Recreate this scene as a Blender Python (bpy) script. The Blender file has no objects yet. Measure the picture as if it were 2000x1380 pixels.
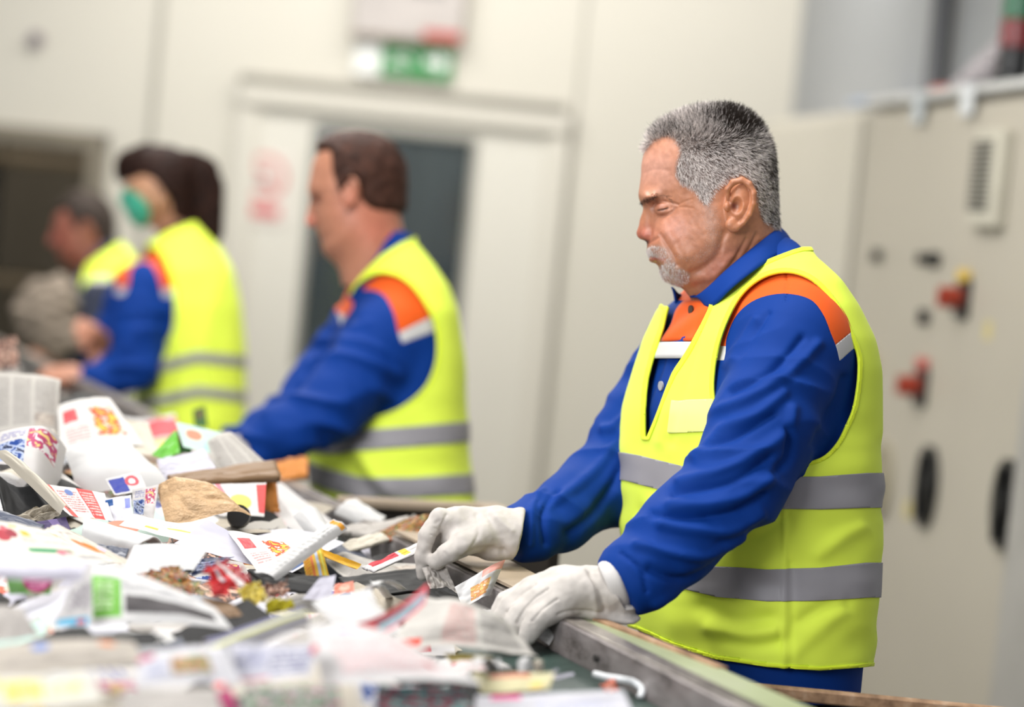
import bpy, math, random
import numpy as np
from mathutils import Matrix, Vector

# ------------------------------------------------------------------ camera, light, exposure
SC = bpy.context.scene
COL = SC.collection
F_PX = 4700.0
CAM_H = 1.6
PITCH = math.radians(3.37)
ROLL = math.radians(5.5)
CAM = np.array([0.0, 0.0, CAM_H])
FW = np.array([0, math.cos(PITCH), -math.sin(PITCH)])
_ru = np.array([1.0, 0, 0]); _uu = np.array([0, math.sin(PITCH), math.cos(PITCH)])
RT = math.cos(ROLL) * _ru + math.sin(ROLL) * _uu
UP = math.cos(ROLL) * _uu - math.sin(ROLL) * _ru

cam_data = bpy.data.cameras.new('camera')
cam = bpy.data.objects.new('camera', cam_data); COL.objects.link(cam)
cam.matrix_world = Matrix(((RT[0], UP[0], -FW[0], 0), (RT[1], UP[1], -FW[1], 0), (RT[2], UP[2], -FW[2], CAM_H), (0, 0, 0, 1)))
cam_data.sensor_width = 36; cam_data.lens = F_PX / 2000 * 36
cam_data.clip_start = 0.05; cam_data.clip_end = 60
cam_data.dof.use_dof = True; cam_data.dof.focus_distance = 3.2; cam_data.dof.aperture_fstop = 1.8
SC.camera = cam
SC.view_settings.view_transform = 'Standard'; SC.view_settings.look = 'None'
SC.view_settings.gamma = 1; SC.view_settings.use_curve_mapping = False
SC.view_settings.exposure = 0.44

world = bpy.data.worlds.new('world'); SC.world = world; world.use_nodes = True
world.node_tree.nodes['Background'].inputs[0].default_value = (0.93, 0.95, 1.0, 1)
world.node_tree.nodes['Background'].inputs[1].default_value = 0.36

def area(name, loc, target, sx, sy, power, col=(1, 1, 1)):
    l = bpy.data.lights.new(name, 'AREA'); l.shape = 'RECTANGLE'; l.size = sx; l.size_y = sy
    l.energy = power; l.color = col
    o = bpy.data.objects.new(name, l); COL.objects.link(o); o.location = loc
    o.rotation_euler = (Vector(target) - Vector(loc)).to_track_quat('-Z', 'Y').to_euler()
    return o
# unseen light added front left as vest fill, and lamp rows under the ceiling
area('front_left_fill_light', (-2.3, -0.1, 2.4), (0.1, 3.4, 1.25), 1.8, 1.5, 84, (0.97, 0.985, 1.0))
area('belt_lamp_light', (-0.55, 2.9, 3.05), (-0.35, 3.0, 0), 0.9, 2.2, 50, (1.0, 0.985, 0.96))
area('belt_lamp_light', (-1.2, 6.2, 3.05), (-1.2, 6.2, 0), 1.4, 3.0, 60, (1.0, 0.98, 0.94))
area('aisle_lamp_light', (-0.2, 7.9, 3.05), (-0.2, 9.0, 1.4), 3.0, 0.8, 34, (1.0, 0.98, 0.95))
area('aisle_lamp_light', (0.2, 5.4, 3.05), (0.9, 5.8, 1.0), 0.5, 2.2, 24, (1.0, 0.98, 0.95))
area('corridor_light', (0.4, 10.3, 3.0), (0.3, 10.5, 0), 0.6, 0.4, 22, (1.0, 0.98, 0.95))
area('store_room_light', (-2.4, 9.9, 3.0), (-2.3, 10.4, 0), 0.8, 0.4, 34, (1.0, 0.93, 0.8))

# ------------------------------------------------------------------ helpers
def cpt(px, py, d):                       # pixel + depth -> camera axes
    return np.array([(px - 1000) / F_PX * d, d, -(py - 690) / F_PX * d])
def c2w(a):
    a = np.asarray(a, float)
    return CAM + a[..., 0:1] * RT + a[..., 1:2] * FW + a[..., 2:3] * UP
def w2c(a):
    a = np.asarray(a, float) - CAM
    return np.stack([a @ RT, a @ FW, a @ UP], -1)
def at(px, py, d):
    return c2w(cpt(px, py, d))
def on(px, py, z):                        # pixel -> point at world height z
    r = c2w(cpt(px, py, 1.0)) - CAM
    return CAM + r * ((z - CAM_H) / r[2])

def lin(c):
    """hex colour as it looks in the photograph's light -> surface reflectance; '+' keeps a fluorescent colour at full strength"""
    g = 0.86
    if isinstance(c, str):
        if c[0] == '+': c = c[1:]; g = 1.0
        c = [int(c[i:i + 2], 16) / 255 for i in (0, 2, 4)]
    return tuple(g * ((x / 12.92) if x <= 0.04045 else ((x + 0.055) / 1.055) ** 2.4) for x in c) + (1.0,)

class NT:
    """small node-tree writer"""
    def __init__(s, name, rough=0.6, **kw):
        s.m = bpy.data.materials.new(name); s.m.use_nodes = True
        s.t = s.m.node_tree; s.p = s.t.nodes['Principled BSDF']
        s.p.inputs['Roughness'].default_value = rough
        for k, v in kw.items():
            s.p.inputs[k.replace('_', ' ')].default_value = v
    def n(s, typ, **kw):
        x = s.t.nodes.new(typ)
        for k, v in kw.items(): setattr(x, k, v)
        return x
    def put(s, sock, v):
        if hasattr(v, 'is_linked') or isinstance(v, bpy.types.NodeSocket): s.t.links.new(v, sock)
        else: sock.default_value = v
    def math(s, op, a, b=0.0, c=None, clamp=False):
        x = s.n('ShaderNodeMath', operation=op, use_clamp=clamp)
        s.put(x.inputs[0], a); s.put(x.inputs[1], b)
        if c is not None: s.put(x.inputs[2], c)
        return x.outputs[0]
    def mix(s, f, a, b, mode='MIX'):
        x = s.n('ShaderNodeMix', data_type='RGBA', blend_type=mode)
        s.put(x.inputs[0], f); s.put(x.inputs[6], a); s.put(x.inputs[7], b)
        return x.outputs[2]
    def coord(s, which='Object'):
        return s.n('ShaderNodeTexCoord').outputs[which]
    def mapped(s, vec, scale=(1, 1, 1), loc=(0, 0, 0), rot=(0, 0, 0)):
        x = s.n('ShaderNodeMapping'); s.put(x.inputs[0], vec)
        x.inputs[1].default_value = loc; x.inputs[2].default_value = rot; x.inputs[3].default_value = scale
        return x.outputs[0]
    def noise(s, scale, detail=3, vec=None, rough=0.5, dist=0.0):
        x = s.n('ShaderNodeTexNoise'); x.inputs['Scale'].default_value = scale
        x.inputs['Detail'].default_value = detail; x.inputs['Roughness'].default_value = rough
        x.inputs['Distortion'].default_value = dist
        if vec is not None: s.put(x.inputs[0], vec)
        return x.outputs[0]
    def ramp(s, f, stops):
        x = s.n('ShaderNodeValToRGB'); s.put(x.inputs[0], f)
        e = x.color_ramp.elements
        while len(e) < len(stops): e.new(0.5)
        for i, (p, c) in enumerate(stops):
            e[i].position = p; e[i].color = c
        return x.outputs[0]
    def base(s, v): s.put(s.p.inputs['Base Color'], v); return s
    def bump(s, h, strength=0.3, dist=0.002):
        x = s.n('ShaderNodeBump'); x.inputs['Strength'].default_value = strength
        x.inputs['Distance'].default_value = dist; s.put(x.inputs['Height'], h)
        s.t.links.new(x.outputs[0], s.p.inputs['Normal']); return s

def plain(name, c, rough=0.6, var=0.06, scale=6.0, bump=0.0, bscale=200.0, **kw):
    k = NT(name, rough, **kw); c = lin(c)
    co = k.coord()
    nz = k.noise(scale, 4, co)
    lo = tuple(x * (1 - var * 2) for x in c[:3]) + (1,); hi = tuple(min(1, x * (1 + var)) for x in c[:3]) + (1,)
    k.base(k.ramp(nz, [(0.3, lo), (0.7, hi)]))
    if bump: k.bump(k.noise(bscale, 3, co), bump, 0.002)
    return k.m

def thing(name, label, cat, loc=(0, 0, 0), group=None):
    o = bpy.data.objects.new(name, None); COL.objects.link(o); o.location = loc
    o['label'] = label; o['category'] = cat
    if group: o['group'] = group
    o.empty_display_size = 0.05
    return o
def tag(o, label, cat, group=None, kind=None):
    o['label'] = label; o['category'] = cat
    if group: o['group'] = group
    if kind: o['kind'] = kind
    return o
def struct(o):
    o['kind'] = 'structure'; return o

def mesh_obj(name, V, Fc, mat, parent=None, smooth=True, origin=None, attrs=None, uv=None):
    """V in world metres; the object's own frame sits at its parent (or at origin)"""
    V = np.asarray(V, float)
    if parent is not None:
        q = parent; org = np.zeros(3)
        while q is not None:
            org = org + np.array(q.location); q = q.parent
    elif origin is not None: org = np.array(origin, float)
    else: org = np.array([V[:, 0].mean(), V[:, 1].mean(), V[:, 2].min()])
    me = bpy.data.meshes.new(name)
    Vl = V - org
    if isinstance(Fc, np.ndarray):
        k = Fc.shape[1]
        me.vertices.add(len(Vl)); me.vertices.foreach_set('co', Vl.astype(np.float32).ravel())
        me.loops.add(Fc.size); me.loops.foreach_set('vertex_index', Fc.astype(np.int32).ravel())
        me.polygons.add(len(Fc)); me.polygons.foreach_set('loop_start', np.arange(0, Fc.size, k, dtype=np.int32))
        me.update(calc_edges=True)
    else:
        me.from_pydata(Vl.tolist(), [], Fc)
    if attrs:
        for nm, a in attrs.items():
            if a.ndim == 1:
                at_ = me.attributes.new(nm, 'FLOAT', 'POINT'); at_.data.foreach_set('value', a.astype(np.float32))
            else:
                at_ = me.attributes.new(nm, 'FLOAT_COLOR', 'POINT')
                at_.data.foreach_set('color', np.concatenate([a, np.ones((len(a), 1))], 1).astype(np.float32).ravel())
    if uv is not None:
        l = me.uv_layers.new(name='UVMap'); idx = np.zeros(len(me.loops), np.int32)
        me.loops.foreach_get('vertex_index', idx)
        l.data.foreach_set('uv', np.asarray(uv, np.float32)[idx].ravel())
    if smooth: me.polygons.foreach_set('use_smooth', np.ones(len(me.polygons), bool))
    me.validate()
    for m in (mat if isinstance(mat, (list, tuple)) else [mat]): me.materials.append(m)
    o = bpy.data.objects.new(name, me); COL.objects.link(o)
    if parent is not None: o.parent = parent
    else: o.location = org
    return o

class MB:
    """collects boxes, prisms and tubes into one mesh (world metres)"""
    def __init__(s): s.v = []; s.f = []
    def add(s, V, Fc):
        b = len(s.v); s.v += [tuple(map(float, x)) for x in V]; s.f += [tuple(int(i) + b for i in f) for f in Fc]; return s
    def box(s, c, h, ax=None, bev=0.0):
        """centre, half sizes, optional 3 axes; small chamfer on all edges"""
        c = np.array(c, float); ax = np.eye(3) if ax is None else np.array(ax, float)
        if bev <= 0:
            V = [c + (i * h[0]) * ax[0] + (j * h[1]) * ax[1] + (k * h[2]) * ax[2] for i in (-1, 1) for j in (-1, 1) for k in (-1, 1)]
            return s.add(V, [(0, 1, 3, 2), (4, 6, 7, 5), (0, 4, 5, 1), (2, 3, 7, 6), (0, 2, 6, 4), (1, 5, 7, 3)])
        V = []; idx = {}
        for i in (-1, 1):
            for j in (-1, 1):
                for k in (-1, 1):
                    for a in range(3):
                        q = [i * (h[0] - bev), j * (h[1] - bev), k * (h[2] - bev)]
                        q[a] = (i, j, k)[a] * h[a]
                        idx[(i, j, k, a)] = len(V); V.append(c + q[0] * ax[0] + q[1] * ax[1] + q[2] * ax[2])
        Fc = []
        S = (-1, 1)
        for a in range(3):
            b, d = [q for q in range(3) if q != a]
            for sg in S:
                def key(x, y):
                    t = [0, 0, 0]; t[a] = sg; t[b] = x; t[d] = y; return idx[(t[0], t[1], t[2], a)]
                Fc.append((key(-1, -1), key(1, -1), key(1, 1), key(-1, 1)))
        for a in range(3):
            b, d = [q for q in range(3) if q != a]
            for x in S:
                for y in S:
                    def k2(e, ax_):
                        t = [0, 0, 0]; t[a] = e; t[b] = x; t[d] = y; return idx[(t[0], t[1], t[2], ax_)]
                    Fc.append((k2(-1, b), k2(1, b), k2(1, d), k2(-1, d)))
        for i in S:
            for j in S:
                for k in S: Fc.append((idx[(i, j, k, 0)], idx[(i, j, k, 1)], idx[(i, j, k, 2)]))
        return s.add(V, Fc)
    def prism(s, poly, vec):
        poly = [np.array(p, float) for p in poly]; n = len(poly); vec = np.array(vec, float)
        V = poly + [p + vec for p in poly]
        Fc = [tuple(range(n))[::-1], tuple(range(n, 2 * n))] + [(i, (i + 1) % n, n + (i + 1) % n, n + i) for i in range(n)]
        return s.add(V, Fc)
    def tube(s, pts, r, n=12, cap=True):
        pts = np.array(pts, float); m = len(pts)
        rr = np.full(m, r) if np.isscalar(r) else np.array(r, float)
        T = np.gradient(pts, axis=0); T /= np.linalg.norm(T, axis=1)[:, None] + 1e-9
        ref = np.array([0, 0, 1.0]) if abs(T[0][2]) < 0.9 else np.array([1.0, 0, 0])
        V = []
        for i in range(m):
            a = np.cross(T[i], ref); a /= np.linalg.norm(a) + 1e-9; b = np.cross(T[i], a)
            for k in range(n):
                t = 2 * math.pi * k / n; V.append(pts[i] + rr[i] * (math.cos(t) * a + math.sin(t) * b))
        Fc = [(i * n + k, i * n + (k + 1) % n, (i + 1) * n + (k + 1) % n, (i + 1) * n + k) for i in range(m - 1) for k in range(n)]
        if cap: Fc += [tuple(range(n))[::-1], tuple((m - 1) * n + k for k in range(n))]
        return s.add(V, Fc)
    def build(s, name, mat, parent=None, smooth=False, origin=None):
        o = mesh_obj(name, np.array(s.v), s.f, mat, parent, smooth=smooth, origin=origin)
        import bmesh as _b
        bm = _b.new(); bm.from_mesh(o.data); _b.ops.recalc_face_normals(bm, faces=bm.faces); bm.to_mesh(o.data); bm.free()
        return o

# ------------------------------------------------------------------ implicit surfaces
def smin(a, b, k):
    h = np.clip(0.5 + 0.5 * (b - a) / k, 0, 1)
    return b * (1 - h) + a * h - k * h * (1 - h)
def smax(a, b, k): return -smin(-a, -b, k)
def rcone(p, a, b, ra, rb):
    a = np.asarray(a, float); ba = np.asarray(b, float) - a
    q = [p[i] - a[i] for i in range(3)]
    h = np.clip((q[0] * ba[0] + q[1] * ba[1] + q[2] * ba[2]) / (ba @ ba + 1e-12), 0, 1)
    return np.sqrt(sum((q[i] - h * ba[i]) ** 2 for i in range(3))) - (ra + (rb - ra) * h)
def chain(p, pts, rad, k=0.01):
    out = None
    for i in range(len(pts) - 1):
        d = rcone(p, pts[i], pts[i + 1], rad[i], rad[i + 1])
        out = d if out is None else smin(out, d, k)
    return out
def ell(p, c, r, ax=None):
    q = [p[i] - c[i] for i in range(3)]
    if ax is not None:
        q = [sum(q[i] * ax[j][i] for i in range(3)) for j in range(3)]
    k0 = np.sqrt(sum((q[i] / r[i]) ** 2 for i in range(3)))
    k1 = np.sqrt(sum((q[i] / r[i] ** 2) ** 2 for i in range(3))) + 1e-9
    return k0 * (k0 - 1) / k1
def rotax(ang_img, yaw=0.0):
    """axes rotated by ang_img (deg) in the picture-parallel plane and yaw about the up axis"""
    a = math.radians(ang_img); y = math.radians(yaw)
    X = np.array([math.cos(a), 0, math.sin(a)]); Z = np.array([-math.sin(a), 0, math.cos(a)]); Y = np.array([0, 1.0, 0])
    c, s = math.cos(y), math.sin(y)
    return [X * c + Y * s, Y * c - X * s, Z]
def poly_sd(x, y, poly):
    """signed distance, positive inside"""
    P_ = np.asarray(poly, float); n = len(P_)
    d = np.full(np.shape(x), 1e18); s = np.ones(np.shape(x))
    j = n - 1
    for i in range(n):
        e = P_[j] - P_[i]; wx = x - P_[i][0]; wy = y - P_[i][1]
        t = np.clip((wx * e[0] + wy * e[1]) / (e @ e + 1e-12), 0, 1)
        bx = wx - e[0] * t; by = wy - e[1] * t
        d = np.minimum(d, bx * bx + by * by)
        c1 = y >= P_[i][1]; c2 = y < P_[j][1]; c3 = e[0] * wy > e[1] * wx
        flip = (c1 & c2 & c3) | (~c1 & ~c2 & ~c3)
        s = np.where(flip, -s, s); j = i
    return -s * np.sqrt(d)
def smooth_poly(pts, n=8, closed=True):
    P_ = np.asarray(pts, float); m = len(P_); out = []
    rng_ = range(m) if closed else range(m - 1)
    for i in rng_:
        if closed: a, b, c, d = P_[(i - 1) % m], P_[i], P_[(i + 1) % m], P_[(i + 2) % m]
        else: a, b, c, d = P_[max(i - 1, 0)], P_[i], P_[i + 1], P_[min(i + 2, m - 1)]
        for k in range(n):
            t = k / n
            out.append(0.5 * ((2 * b) + (-a + c) * t + (2 * a - 5 * b + 4 * c - d) * t * t + (-a + 3 * b - 3 * c + d) * t ** 3))
    if not closed: out.append(P_[-1])
    return np.array(out)
def line_d(x, y, pts):
    P_ = np.asarray(pts, float); d = np.full(np.shape(x), 1e18)
    for i in range(len(P_) - 1):
        e = P_[i + 1] - P_[i]; wx = x - P_[i][0]; wy = y - P_[i][1]
        t = np.clip((wx * e[0] + wy * e[1]) / (e @ e + 1e-12), 0, 1)
        d = np.minimum(d, (wx - e[0] * t) ** 2 + (wy - e[1] * t) ** 2)
    return np.sqrt(d)

def surface(f, lo, hi, h, sub=0, proj=2):
    lo = np.array(lo, float); hi = np.array(hi, float)
    n = np.ceil((hi - lo) / h).astype(int) + 1
    xs = [(lo[i] + h * np.arange(n[i])).astype(np.float32) for i in range(3)]
    G = np.empty(n, np.float32); st = max(1, int(2_000_000 / (n[1] * n[2])))
    for i in range(0, n[0], st):
        X, Y, Z = np.meshgrid(xs[0][i:i + st], xs[1], xs[2], indexing='ij')
        G[i:i + st] = f((X, Y, Z))
    S = G < 0
    c = [slice(0, -1), slice(1, None)]
    cnt = sum(S[c[i], c[j], c[k]].astype(np.int8) for i in (0, 1) for j in (0, 1) for k in (0, 1))
    act = (cnt > 0) & (cnt < 8)
    ci = np.argwhere(act); idx = np.full(act.shape, -1, np.int64); idx[act] = np.arange(len(ci))
    acc = np.zeros((len(ci), 3)); num = np.zeros(len(ci))
    for ax in range(3):
        o = [q for q in range(3) if q != ax]
        for u in (0, 1):
            for v in (0, 1):
                a = ci.copy(); a[:, o[0]] += u; a[:, o[1]] += v; b = a.copy(); b[:, ax] += 1
                ga = G[a[:, 0], a[:, 1], a[:, 2]]; gb = G[b[:, 0], b[:, 1], b[:, 2]]
                m = (ga < 0) != (gb < 0); t = ga[m] / (ga[m] - gb[m])
                p = a[m].astype(float); p[:, ax] += t
                acc[m] += p; num[m] += 1
    V = lo + h * acc / num[:, None]
    Q = []
    for ax in range(3):
        sl = [slice(None)] * 3; s1 = list(sl); s2 = list(sl); s1[ax] = slice(0, -1); s2[ax] = slice(1, None)
        o = [q for q in range(3) if q != ax]
        A = S[tuple(s1)]; B = S[tuple(s2)]
        e = np.argwhere(A != B)
        ok = (e[:, o[0]] > 0) & (e[:, o[1]] > 0) & (e[:, o[0]] < act.shape[o[0]]) & (e[:, o[1]] < act.shape[o[1]]); e = e[ok]
        fl = A[e[:, 0], e[:, 1], e[:, 2]]
        def g(u, v):
            q = e.copy(); q[:, o[0]] -= u; q[:, o[1]] -= v; return idx[q[:, 0], q[:, 1], q[:, 2]]
        quad = np.stack([g(1, 1), g(0, 1), g(0, 0), g(1, 0)], 1)
        if ax == 1: fl = ~fl
        quad[~fl] = quad[~fl][:, ::-1]
        Q.append(quad)
    Q = np.concatenate(Q); Q = Q[(Q >= 0).all(1)]
    for _ in range(proj): V = project(f, V, h)
    for _ in range(sub):
        V, Q = subdivide(V, Q)
        V = project(f, V, h / 2)
    return V, Q
def tup(V): return (V[:, 0], V[:, 1], V[:, 2])
def grad(f, V, e=0.0006):
    g = np.stack([f(tup(V + d)) - f(tup(V - d)) for d in np.eye(3) * e], 1)
    return g / (2 * e)
def normals(f, V, e=0.002):
    g = grad(f, V, e); return g / (np.linalg.norm(g, axis=1)[:, None] + 1e-9)
def project(f, V, lim):
    g = grad(f, V); v = f(tup(V)); s = (v / (np.sum(g * g, 1) + 1e-6))[:, None] * g
    l = np.linalg.norm(s, axis=1)[:, None]; s = s * np.minimum(1, lim / (l + 1e-9))
    return V - s
def subdivide(V, Q):
    E = np.concatenate([np.sort(Q[:, [i, (i + 1) % 4]], 1) for i in range(4)])
    U, inv = np.unique(E, axis=0, return_inverse=True); inv = inv.reshape(4, -1)
    nv = len(V); M = (V[U[:, 0]] + V[U[:, 1]]) / 2; C = V[Q].mean(1); nc = nv + len(M) + np.arange(len(Q))
    e = [nv + inv[i] for i in range(4)]
    Q2 = np.concatenate([np.stack([Q[:, i], e[i], nc, e[i - 1]], 1) for i in range(4)])
    return np.concatenate([V, M, C]), Q2
def relax(V, Q, it=2, lam=0.5):
    E = np.concatenate([Q[:, [i, (i + 1) % Q.shape[1]]] for i in range(Q.shape[1])]); E = np.concatenate([E, E[:, ::-1]])
    cnt = np.bincount(E[:, 0], minlength=len(V))[:, None] + 1e-9
    for _ in range(it):
        A = np.stack([np.bincount(E[:, 0], weights=V[E[:, 1], k], minlength=len(V)) for k in range(3)], 1) / cnt
        V = V + lam * (A - V)
    return V
def tris(Q):
    return np.concatenate([Q[:, [0, 1, 2]], Q[:, [0, 2, 3]]]) if Q.shape[1] == 4 else Q
def clip(V, T, s, extra=None):
    """keep s > 0, cutting the triangles cleanly; extra is a list of per-vertex arrays carried along"""
    extra = extra or []
    s = np.where(np.abs(s) < 1e-9, 1e-9, s)
    pos = s[T] > 0; c = pos.sum(1)
    out = [T[c == 3]]
    nv = len(V); NV = []; keys = {}
    newA = []; newB = []; newt = []
    def cut(a, b):
        newA.append(a); newB.append(b); newt.append(s[a] / (s[a] - s[b]))
        base = nv + sum(len(x) for x in newA[:-1]); return base + np.arange(len(a))
    for r in range(3):
        Tr = np.roll(T, -r, 1); pr = np.roll(pos, -r, 1)
        m = (c == 1) & pr[:, 0]; t = Tr[m]
        if len(t):
            i1 = cut(t[:, 0], t[:, 1]); i2 = cut(t[:, 0], t[:, 2]); out.append(np.stack([t[:, 0], i1, i2], 1))
        m = (c == 2) & ~pr[:, 0]; t = Tr[m]
        if len(t):
            i1 = cut(t[:, 1], t[:, 0]); i2 = cut(t[:, 2], t[:, 0])
            out.append(np.stack([t[:, 1], t[:, 2], i1], 1)); out.append(np.stack([t[:, 2], i2, i1], 1))
    T2 = np.concatenate(out)
    if newA:
        a = np.concatenate(newA); b = np.concatenate(newB); t = np.concatenate(newt)
        # merge the doubles along shared edges
        lo_ = np.minimum(a, b); hi_ = np.maximum(a, b); key = lo_ * (nv + 1) + hi_
        u, first, inv = np.unique(key, return_index=True, return_inverse=True)
        t_ = t[first]; aa = a[first]; bb = b[first]
        def ext(A):
            tt = t_ if A.ndim == 1 else t_[:, None]
            return np.concatenate([A, A[aa] * (1 - tt) + A[bb] * tt])
        V = ext(V); extra = [ext(x) for x in extra]
        mp = np.concatenate([np.arange(nv), nv + inv.ravel()]); T2 = mp[T2]
    used = np.unique(T2); mp = np.full(len(V), -1); mp[used] = np.arange(len(used))
    return V[used], mp[T2], [x[used] for x in extra]
def solidify(o, t, off=0.0):
    m = o.modifiers.new('thickness', 'SOLIDIFY'); m.thickness = t; m.offset = off; return o

rng = np.random.default_rng(7)
_NG = rng.random((64, 64, 64))
def vnoise(x, y, z, s=1.0):
    """smooth value noise 0..1"""
    x = np.asarray(x, float) * s; y = np.asarray(y, float) * s; z = np.asarray(z, float) * s
    xi, yi, zi = np.floor(x).astype(int), np.floor(y).astype(int), np.floor(z).astype(int)
    fx, fy, fz = x - xi, y - yi, z - zi
    fx, fy, fz = [t * t * (3 - 2 * t) for t in (fx, fy, fz)]
    r = 0
    for i in (0, 1):
        for j in (0, 1):
            for k in (0, 1):
                w = (fx if i else 1 - fx) * (fy if j else 1 - fy) * (fz if k else 1 - fz)
                r = r + w * _NG[(xi + i) % 64, (yi + j) % 64, (zi + k) % 64]
    return r
# ------------------------------------------------------------------ the room
def wallmat(name, c, var=0.03):
    k = NT(name, 0.55); c = lin(c); co = k.coord()
    n1 = k.noise(0.8, 3, co); n2 = k.noise(60, 2, co)
    col = k.ramp(n1, [(0.3, tuple(x * (1 - var) for x in c[:3]) + (1,)), (0.7, c)])
    k.base(col); k.bump(n2, 0.05, 0.001); return k.m
M_wall = wallmat('cream_wall_panel', 'd6d1c4')
M_door = wallmat('off_white_door_paint', 'dedacf')
M_trim = wallmat('white_painted_frame', 'd9d4c8')
M_grey = wallmat('grey_wall_panel', 'a3a5a7')
M_floor = plain('grey_concrete_floor', '8a8780', 0.7, 0.12, 2.0, 0.2, 40)
M_ceil = wallmat('ceiling_panel', 'cfcdc6')
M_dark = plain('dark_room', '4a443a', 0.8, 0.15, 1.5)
M_seam = plain('panel_seam', 'aaa69b', 0.7)

WY = 9.0   # the wall behind the workers
def wallpx(px, py, y=WY):
    r = at(px, py, 1.0) - CAM
    return CAM + r * ((y - CAM[1]) / r[1])
def wx(px, py): return wallpx(px, py)[0]
def wz(px, py): return wallpx(px, py)[2]

corner = wx(1556, 120)
def quad(name, pts, mat):
    o = mesh_obj(name, np.array(pts, float), [tuple(range(len(pts)))], mat, smooth=False); return o
struct(MB().box((0, 4.5, -0.05), (4.6, 6.5, 0.05)).build('floor', M_floor))
struct(MB().box((0, 6.6, 3.25), (4.6, 4.4, 0.05)).build('ceiling', M_ceil))

# openings in the back wall: the door window and the dark doorway at the left
dl = wx(100, 250); ddr = wx(200, 420)              # doorway right jamb
dtop = wz(100, 252)
fxl = wx(455, 420); fxr = wx(1092, 420)            # door frame
ftop = wz(770, 190)
gxl = wx(604, 420); gxr = wx(915, 420); gtop = wz(770, 258); gbot = 0.95
wb = MB()
def wall_seg(x0, x1, z0, z1): wb.box(((x0 + x1) / 2, WY + 0.05, (z0 + z1) / 2), ((x1 - x0) / 2, 0.05, (z1 - z0) / 2))
wall_seg(-4.6, -3.1, 0, 3.2); wall_seg(-3.1, ddr, dtop, 3.2); wall_seg(ddr, fxl + 0.05, 0, 3.2)
wall_seg(fxl + 0.05, fxr - 0.05, ftop - 0.02, 3.2); wall_seg(fxr - 0.05, corner + 0.02, 0, 3.2)
struct(wb.build('wall_back', M_wall))
# dim room seen through the doorway
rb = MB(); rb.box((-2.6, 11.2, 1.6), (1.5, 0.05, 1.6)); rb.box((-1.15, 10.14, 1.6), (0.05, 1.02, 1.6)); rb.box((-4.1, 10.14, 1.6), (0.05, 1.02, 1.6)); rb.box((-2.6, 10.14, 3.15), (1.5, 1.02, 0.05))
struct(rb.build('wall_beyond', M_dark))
sh = thing('steel_shelving', 'dark metal shelving standing in the dim doorway at the far left', 'shelving', (-2.35, 10.3, 0))
for x in (-2.75, -2.28, -1.82):
    MB().box((x, 10.3, 1.0), (0.03, 0.03, 1.0), bev=0.004).build('post', plain('dark_steel', '3b3631', 0.5), sh)
for z in (0.5, 1.1, 1.62):
    MB().box((-2.28, 10.35, z), (0.5, 0.2, 0.02), bev=0.004).build('shelf_board', plain('brown_board', '6b5c45', 0.6), sh)
tr = MB(); tr.box((ddr - 0.03, WY - 0.01, dtop / 2), (0.03, 0.07, dtop / 2)); tr.box(((ddr - 3.1) / 2, WY - 0.01, dtop - 0.03), ((ddr + 3.1) / 2, 0.065, 0.03))
struct(tr.build('trim_1', plain('brown_door_frame', '7d7463', 0.5)))
# vertical joint between two wall panels
sx0 = wx(309, 100)
struct(MB().box((sx0, WY - 0.004, 1.6), (0.012, 0.006, 1.6), bev=0.002).build('trim_2', M_seam))
sx1 = wx(1108, 400)
struct(MB().box((sx1, WY - 0.003, 1.4), (0.005, 0.004, 1.4), bev=0.001).build('trim_3', M_seam))

door = thing('door', 'off-white door with a tall dark window and a red round sticker, behind the second man', 'door', ((fxl + fxr) / 2, WY, 0))
del door['category']; door.name = 'door_1'; door['kind'] = 'structure'
fr = MB(); cx = (fxl + fxr) / 2
fr.box((cx, WY - 0.02, ftop - 0.035), ((fxr - fxl) / 2 + 0.01, 0.05, 0.04), bev=0.006)
fr.box((fxl + 0.03, WY, ftop / 2), (0.04, 0.045, ftop / 2), bev=0.006); fr.box((fxr - 0.03, WY, ftop / 2), (0.04, 0.045, ftop / 2), bev=0.006)
fr.build('door_frame', M_trim, door)
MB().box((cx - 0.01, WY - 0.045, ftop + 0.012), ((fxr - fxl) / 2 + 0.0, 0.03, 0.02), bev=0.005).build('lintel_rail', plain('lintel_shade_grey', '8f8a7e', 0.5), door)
lf = MB(); dtopz = ftop - 0.075
def leaf(x0, x1, z0, z1): lf.box(((x0 + x1) / 2, WY + 0.0, (z0 + z1) / 2), ((x1 - x0) / 2, 0.022, (z1 - z0) / 2))
leaf(fxl + 0.07, gxl, 0.02, dtopz); leaf(gxr, fxr - 0.07, 0.02, dtopz); leaf(gxl, gxr, gtop, dtopz); leaf(gxl, gxr, 0.02, gbot)
lf.build('door_leaf', M_door, door)
wf = MB()
for a, b in (((gxl - 0.012, gbot), (gxl + 0.012, gtop)), ((gxr - 0.012, gbot), (gxr + 0.012, gtop)), ((gxl, gtop - 0.012), (gxr, gtop + 0.012)), ((gxl, gbot - 0.012), (gxr, gbot + 0.012))):
    wf.box(((a[0] + b[0]) / 2, WY - 0.024, (a[1] + b[1]) / 2), ((b[0] - a[0]) / 2, 0.012, (b[1] - a[1]) / 2), bev=0.004)
wf.build('window_bead', plain('bead_grey', '9a988f', 0.4), door)
g = NT('door_glass', 0.06, Metallic=0.0, Transmission_Weight=0.85, IOR=1.45); g.base(lin('8f9b9d'))
MB().box(((gxl + gxr) / 2, WY, (gtop + gbot) / 2), ((gxr - gxl) / 2, 0.004, (gtop - gbot) / 2)).build('window_pane', g.m, door)
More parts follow.
